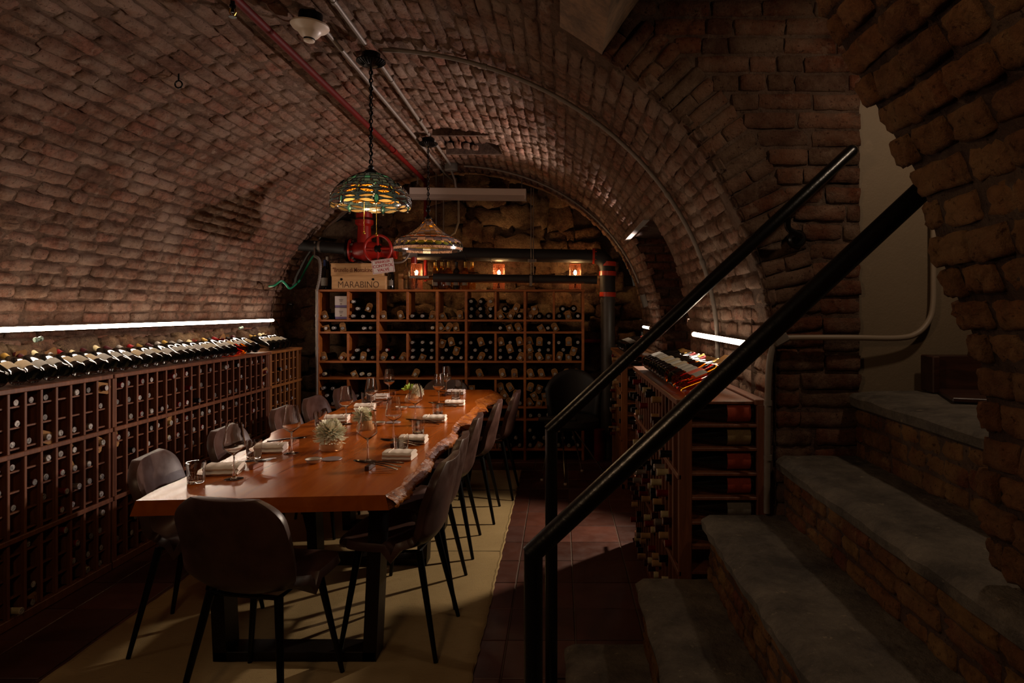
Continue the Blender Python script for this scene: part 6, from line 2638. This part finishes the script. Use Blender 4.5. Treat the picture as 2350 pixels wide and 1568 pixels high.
# the sign
t = thing('valve_sign', 'white tilted sign with red letters SPRINKLER CONTROL VALVE hanging on the valve wheel', 'sign', at(878, 612, 6.22))
pc = at(879, 611, 6.225)
Rs = Matrix.Translation(pc) @ Matrix.Rotation(PI / 2, 4, 'X') @ Matrix.Rotation(.14, 4, 'Z')
W, H = .105, .066
MB().cbox(-W, W, -H, H, -.002, .001, .001, 0, Rs).build('plate', M['sign_white'], t)
mb = MB()
for a in ((-W + .006, W - .006, H - .009, H - .006), (-W + .006, W - .006, -H + .006, -H + .009), (-W + .006, -W + .009, -H + .006, H - .006), (W - .009, W - .006, -H + .006, H - .006)):
    mb.box(a[0], a[1], a[2], a[3], .001, .0018, 0, Rs)
mb.build('border', M['sign_red'], t)
for s, y, k in (('SPRINKLER', .040, .030), ('CONTROL', .003, .040), ('VALVE', -.036, .040)):
    Mt = Rs @ Matrix.Translation((0, y, .0014))
    cu = text(s, k, (0, 0, 0), (0, 0, 0), M['sign_red'], t, .0004, .0006)
    Mt.translation = Mt.translation - origin(t)
    cu.matrix_basis = Mt


def standing(px, label, kind, mat, cap, h_scale=1.0, lab=None, y=YT, r_scale=1.0, base_z=ZS):
    x = (px - CX) / F * y
    Mx = Matrix.Translation((x, y, base_z)) @ Matrix.Diagonal((r_scale, r_scale, h_scale, 1))
    o = new('wine_bottle', body_mesh(kind, mat), None, Mx)
    tag(o, label, 'wine bottle', 'bottles standing on the shelf')
    tip = PROF[kind][-1][1]
    new('capsule', cap_mesh(cap, .062, tip), o)
    if lab is not None:
        new('bottle_label', label_mesh(lab, kind), o, Matrix.Rotation(-PI / 2, 4, 'Z'))
    return o


M['blue_cap'] = CAPCOL['blue'] = plain('capsule_blue', '#1c2f5e', .4)
standing(746, 'dark bottle with blue capsule standing left of the wine boxes on the shelf', 'bordeaux', 'bottle_black', 'blue', .98, 2)
standing(751, 'slim dark bottle with pale top standing behind the blue capped bottle', 'flute', 'bottle_black', 'silver', 1.05, None, YT + .11)
standing(897, 'dark bottle with pale label standing right of the wine boxes', 'bordeaux', 'bottle_black', 'black', .80, 1)
t = thing('carton', 'narrow tan carton standing on the shelf right of the dark bottle', 'box', (sx(911), YT + .05, ZS))
MB().cbox(sx(908), sx(917), YS + .10, YS + .16, ZS + .001, ZS + .16, .002).build('carton_body', M['card'], t)
for i, (px, mat, cap, kd, lab, nm) in enumerate(((999, 'golden_glass', 'gold', 'flute', 1, 'first amber bottle from the left standing on the shelf top'), (1014, 'golden_glass', 'gold', 'flute', None, 'second amber bottle from the left standing on the shelf top'),
                                        (1029, 'golden_glass', 'gold', 'bordeaux', 1, 'third amber bottle from the left standing on the shelf top'), (1048, 'bottle_black', 'black', 'bordeaux', 1, 'black bottle among the amber ones standing on the shelf top'),
                                        (1068, 'golden_glass', 'gold', 'bordeaux', 1, 'amber bottle just right of the black one on the shelf top'), (1083, 'golden_glass', 'gold', 'flute', None, 'last amber bottle on the right of the shelf top group'))):
    standing(px, nm, kd, mat, cap, .86 if kd == 'flute' else .92, lab, YT + .03)
for i, px in enumerate((921, 934)):
    t = thing('glass_bottle', 'clear glass decanter standing %s of the two behind the carton' % ('left', 'right')[i], 'bottle', (sx(px), YT + .08, ZS))
    MB().lathe([(0, 0), (.04, 0), (.042, .01), (.042, .17), (.02, .20), (.014, .22), (.014, .27), (.018, .275), (.012, .275), (.012, .22), (.038, .168), (.038, .012), (0, .01)], 18, Matrix.Translation((sx(px), YT + .08, ZS))).build('bottle_body', M['glass'], t, 'auto')
# three perforated copper candle lamps
for i, px in enumerate((956, 1145, 1320)):
    x = (px - CX) / F * (YT + .085)
    y = YT + .085
    t = thing('mesh_lamp', 'perforated copper cylinder lamp with glowing bulb, %s on the shelf top' % ('leftmost', 'middle', 'rightmost')[i], 'lamp', (x, y, ZS), 'candle lamps on the shelf')
    zb = EYE + (CY - 627) / F * y
    mb = MB()
    R1, Hh = .058, .262
    nr, nz = 22, 26
    for k in range(nr):
        a = 2 * PI * k / nr
        mb.tube([(x + R1 * math.cos(a + q * .055), y + R1 * math.sin(a + q * .055), ZS + Hh * q / nz) for q in range(0, nz + 1, 2)], .0017, 4, False)
        mb.tube([(x + R1 * math.cos(a - q * .055), y + R1 * math.sin(a - q * .055), ZS + Hh * q / nz) for q in range(0, nz + 1, 2)], .0017, 4, False)
    for z_ in (.003, Hh):
        mb.tube([(x + R1 * math.cos(2 * PI * k / 24), y + R1 * math.sin(2 * PI * k / 24), ZS + z_) for k in range(24)], .003, 5, False, 0, True)
    mb.build('mesh_shade', M['candle_copper'], t)
    MB().lathe([(0, 0), (.05, 0), (.05, .012), (.012, .02), (.010, zb - ZS - .02), (0, zb - ZS - .02)], 16, Matrix.Translation((x, y, ZS))).build('stand', M['bronze'], t, 'auto')
    MB().lathe([(0, -.022), (.014, -.012), (.017, .006), (.012, .022), (0, .032)], 12, Matrix.Translation((x, y, zb))).build('bulb', M['bulb'], t, True)
    lamp('mesh_lamp_light', 'POINT', (x, y, zb + .005), 15, (1.0, .55, .22), .02)
# two white cartons in the first bin
for i, (ya, yb) in enumerate(((735.0, 709), (708.5, 682))):
    x0, x1 = sx(766), sx(794.5)
    z0, z1 = EYE + (CY - ya) * K + .011, EYE + (CY - yb) * K + .010
    t = thing('carton', '%s white carton with purple base in the top left bin of the wine shelf' % ('lower', 'upper')[i], 'box', ((x0 + x1) / 2, YS + .08, z0), 'white cartons in the bin')
    MB().cbox(x0, x1, YS + .03, YS + .16, z0 + .022, z1, .0015).build('lid', M['white_box'], t)
    MB().cbox(x0 + .002, x1 - .002, YS + .032, YS + .158, z0, z0 + .022, .001).build('tray', M['purple'], t)
    mb = MB()
    for q in (0, 1, 2):
        mb.box((x0 + x1) / 2 - .022 + q * .004, (x0 + x1) / 2 + .022 - q * .004, YS + .0292, YS + .03, z1 - .035 - q * .008, z1 - .032 - q * .008)
    mb.box((x0 + x1) / 2 - .008, (x0 + x1) / 2 + .008, YS + .0292, YS + .03, z0 + .032, z0 + .038)
    mb.build('print', M['ink'], t)
# a porcelain knob insulator left in the stone ledge
for i, (px, py, yy) in enumerate(((88, 779, 3.35), (553, 753, 5.7))):
    p = at(px, py, yy)
    t = thing('insulator', 'small pale green spool set in the stone ledge, %s of the two' % ('nearer', 'farther')[i], 'insulator', p, 'pale spools in the ledge')
    MB().lathe([(0, -.02), (.011, -.02), (.013, -.016), (.013, -.008), (.009, -.004), (.009, .004), (.013, .008), (.013, .016), (.010, .02), (0, .02)], 14, frame(p, (.3, .9, .2))).build('spool', plain('celadon', '#8fa596', .3), t, 'auto')
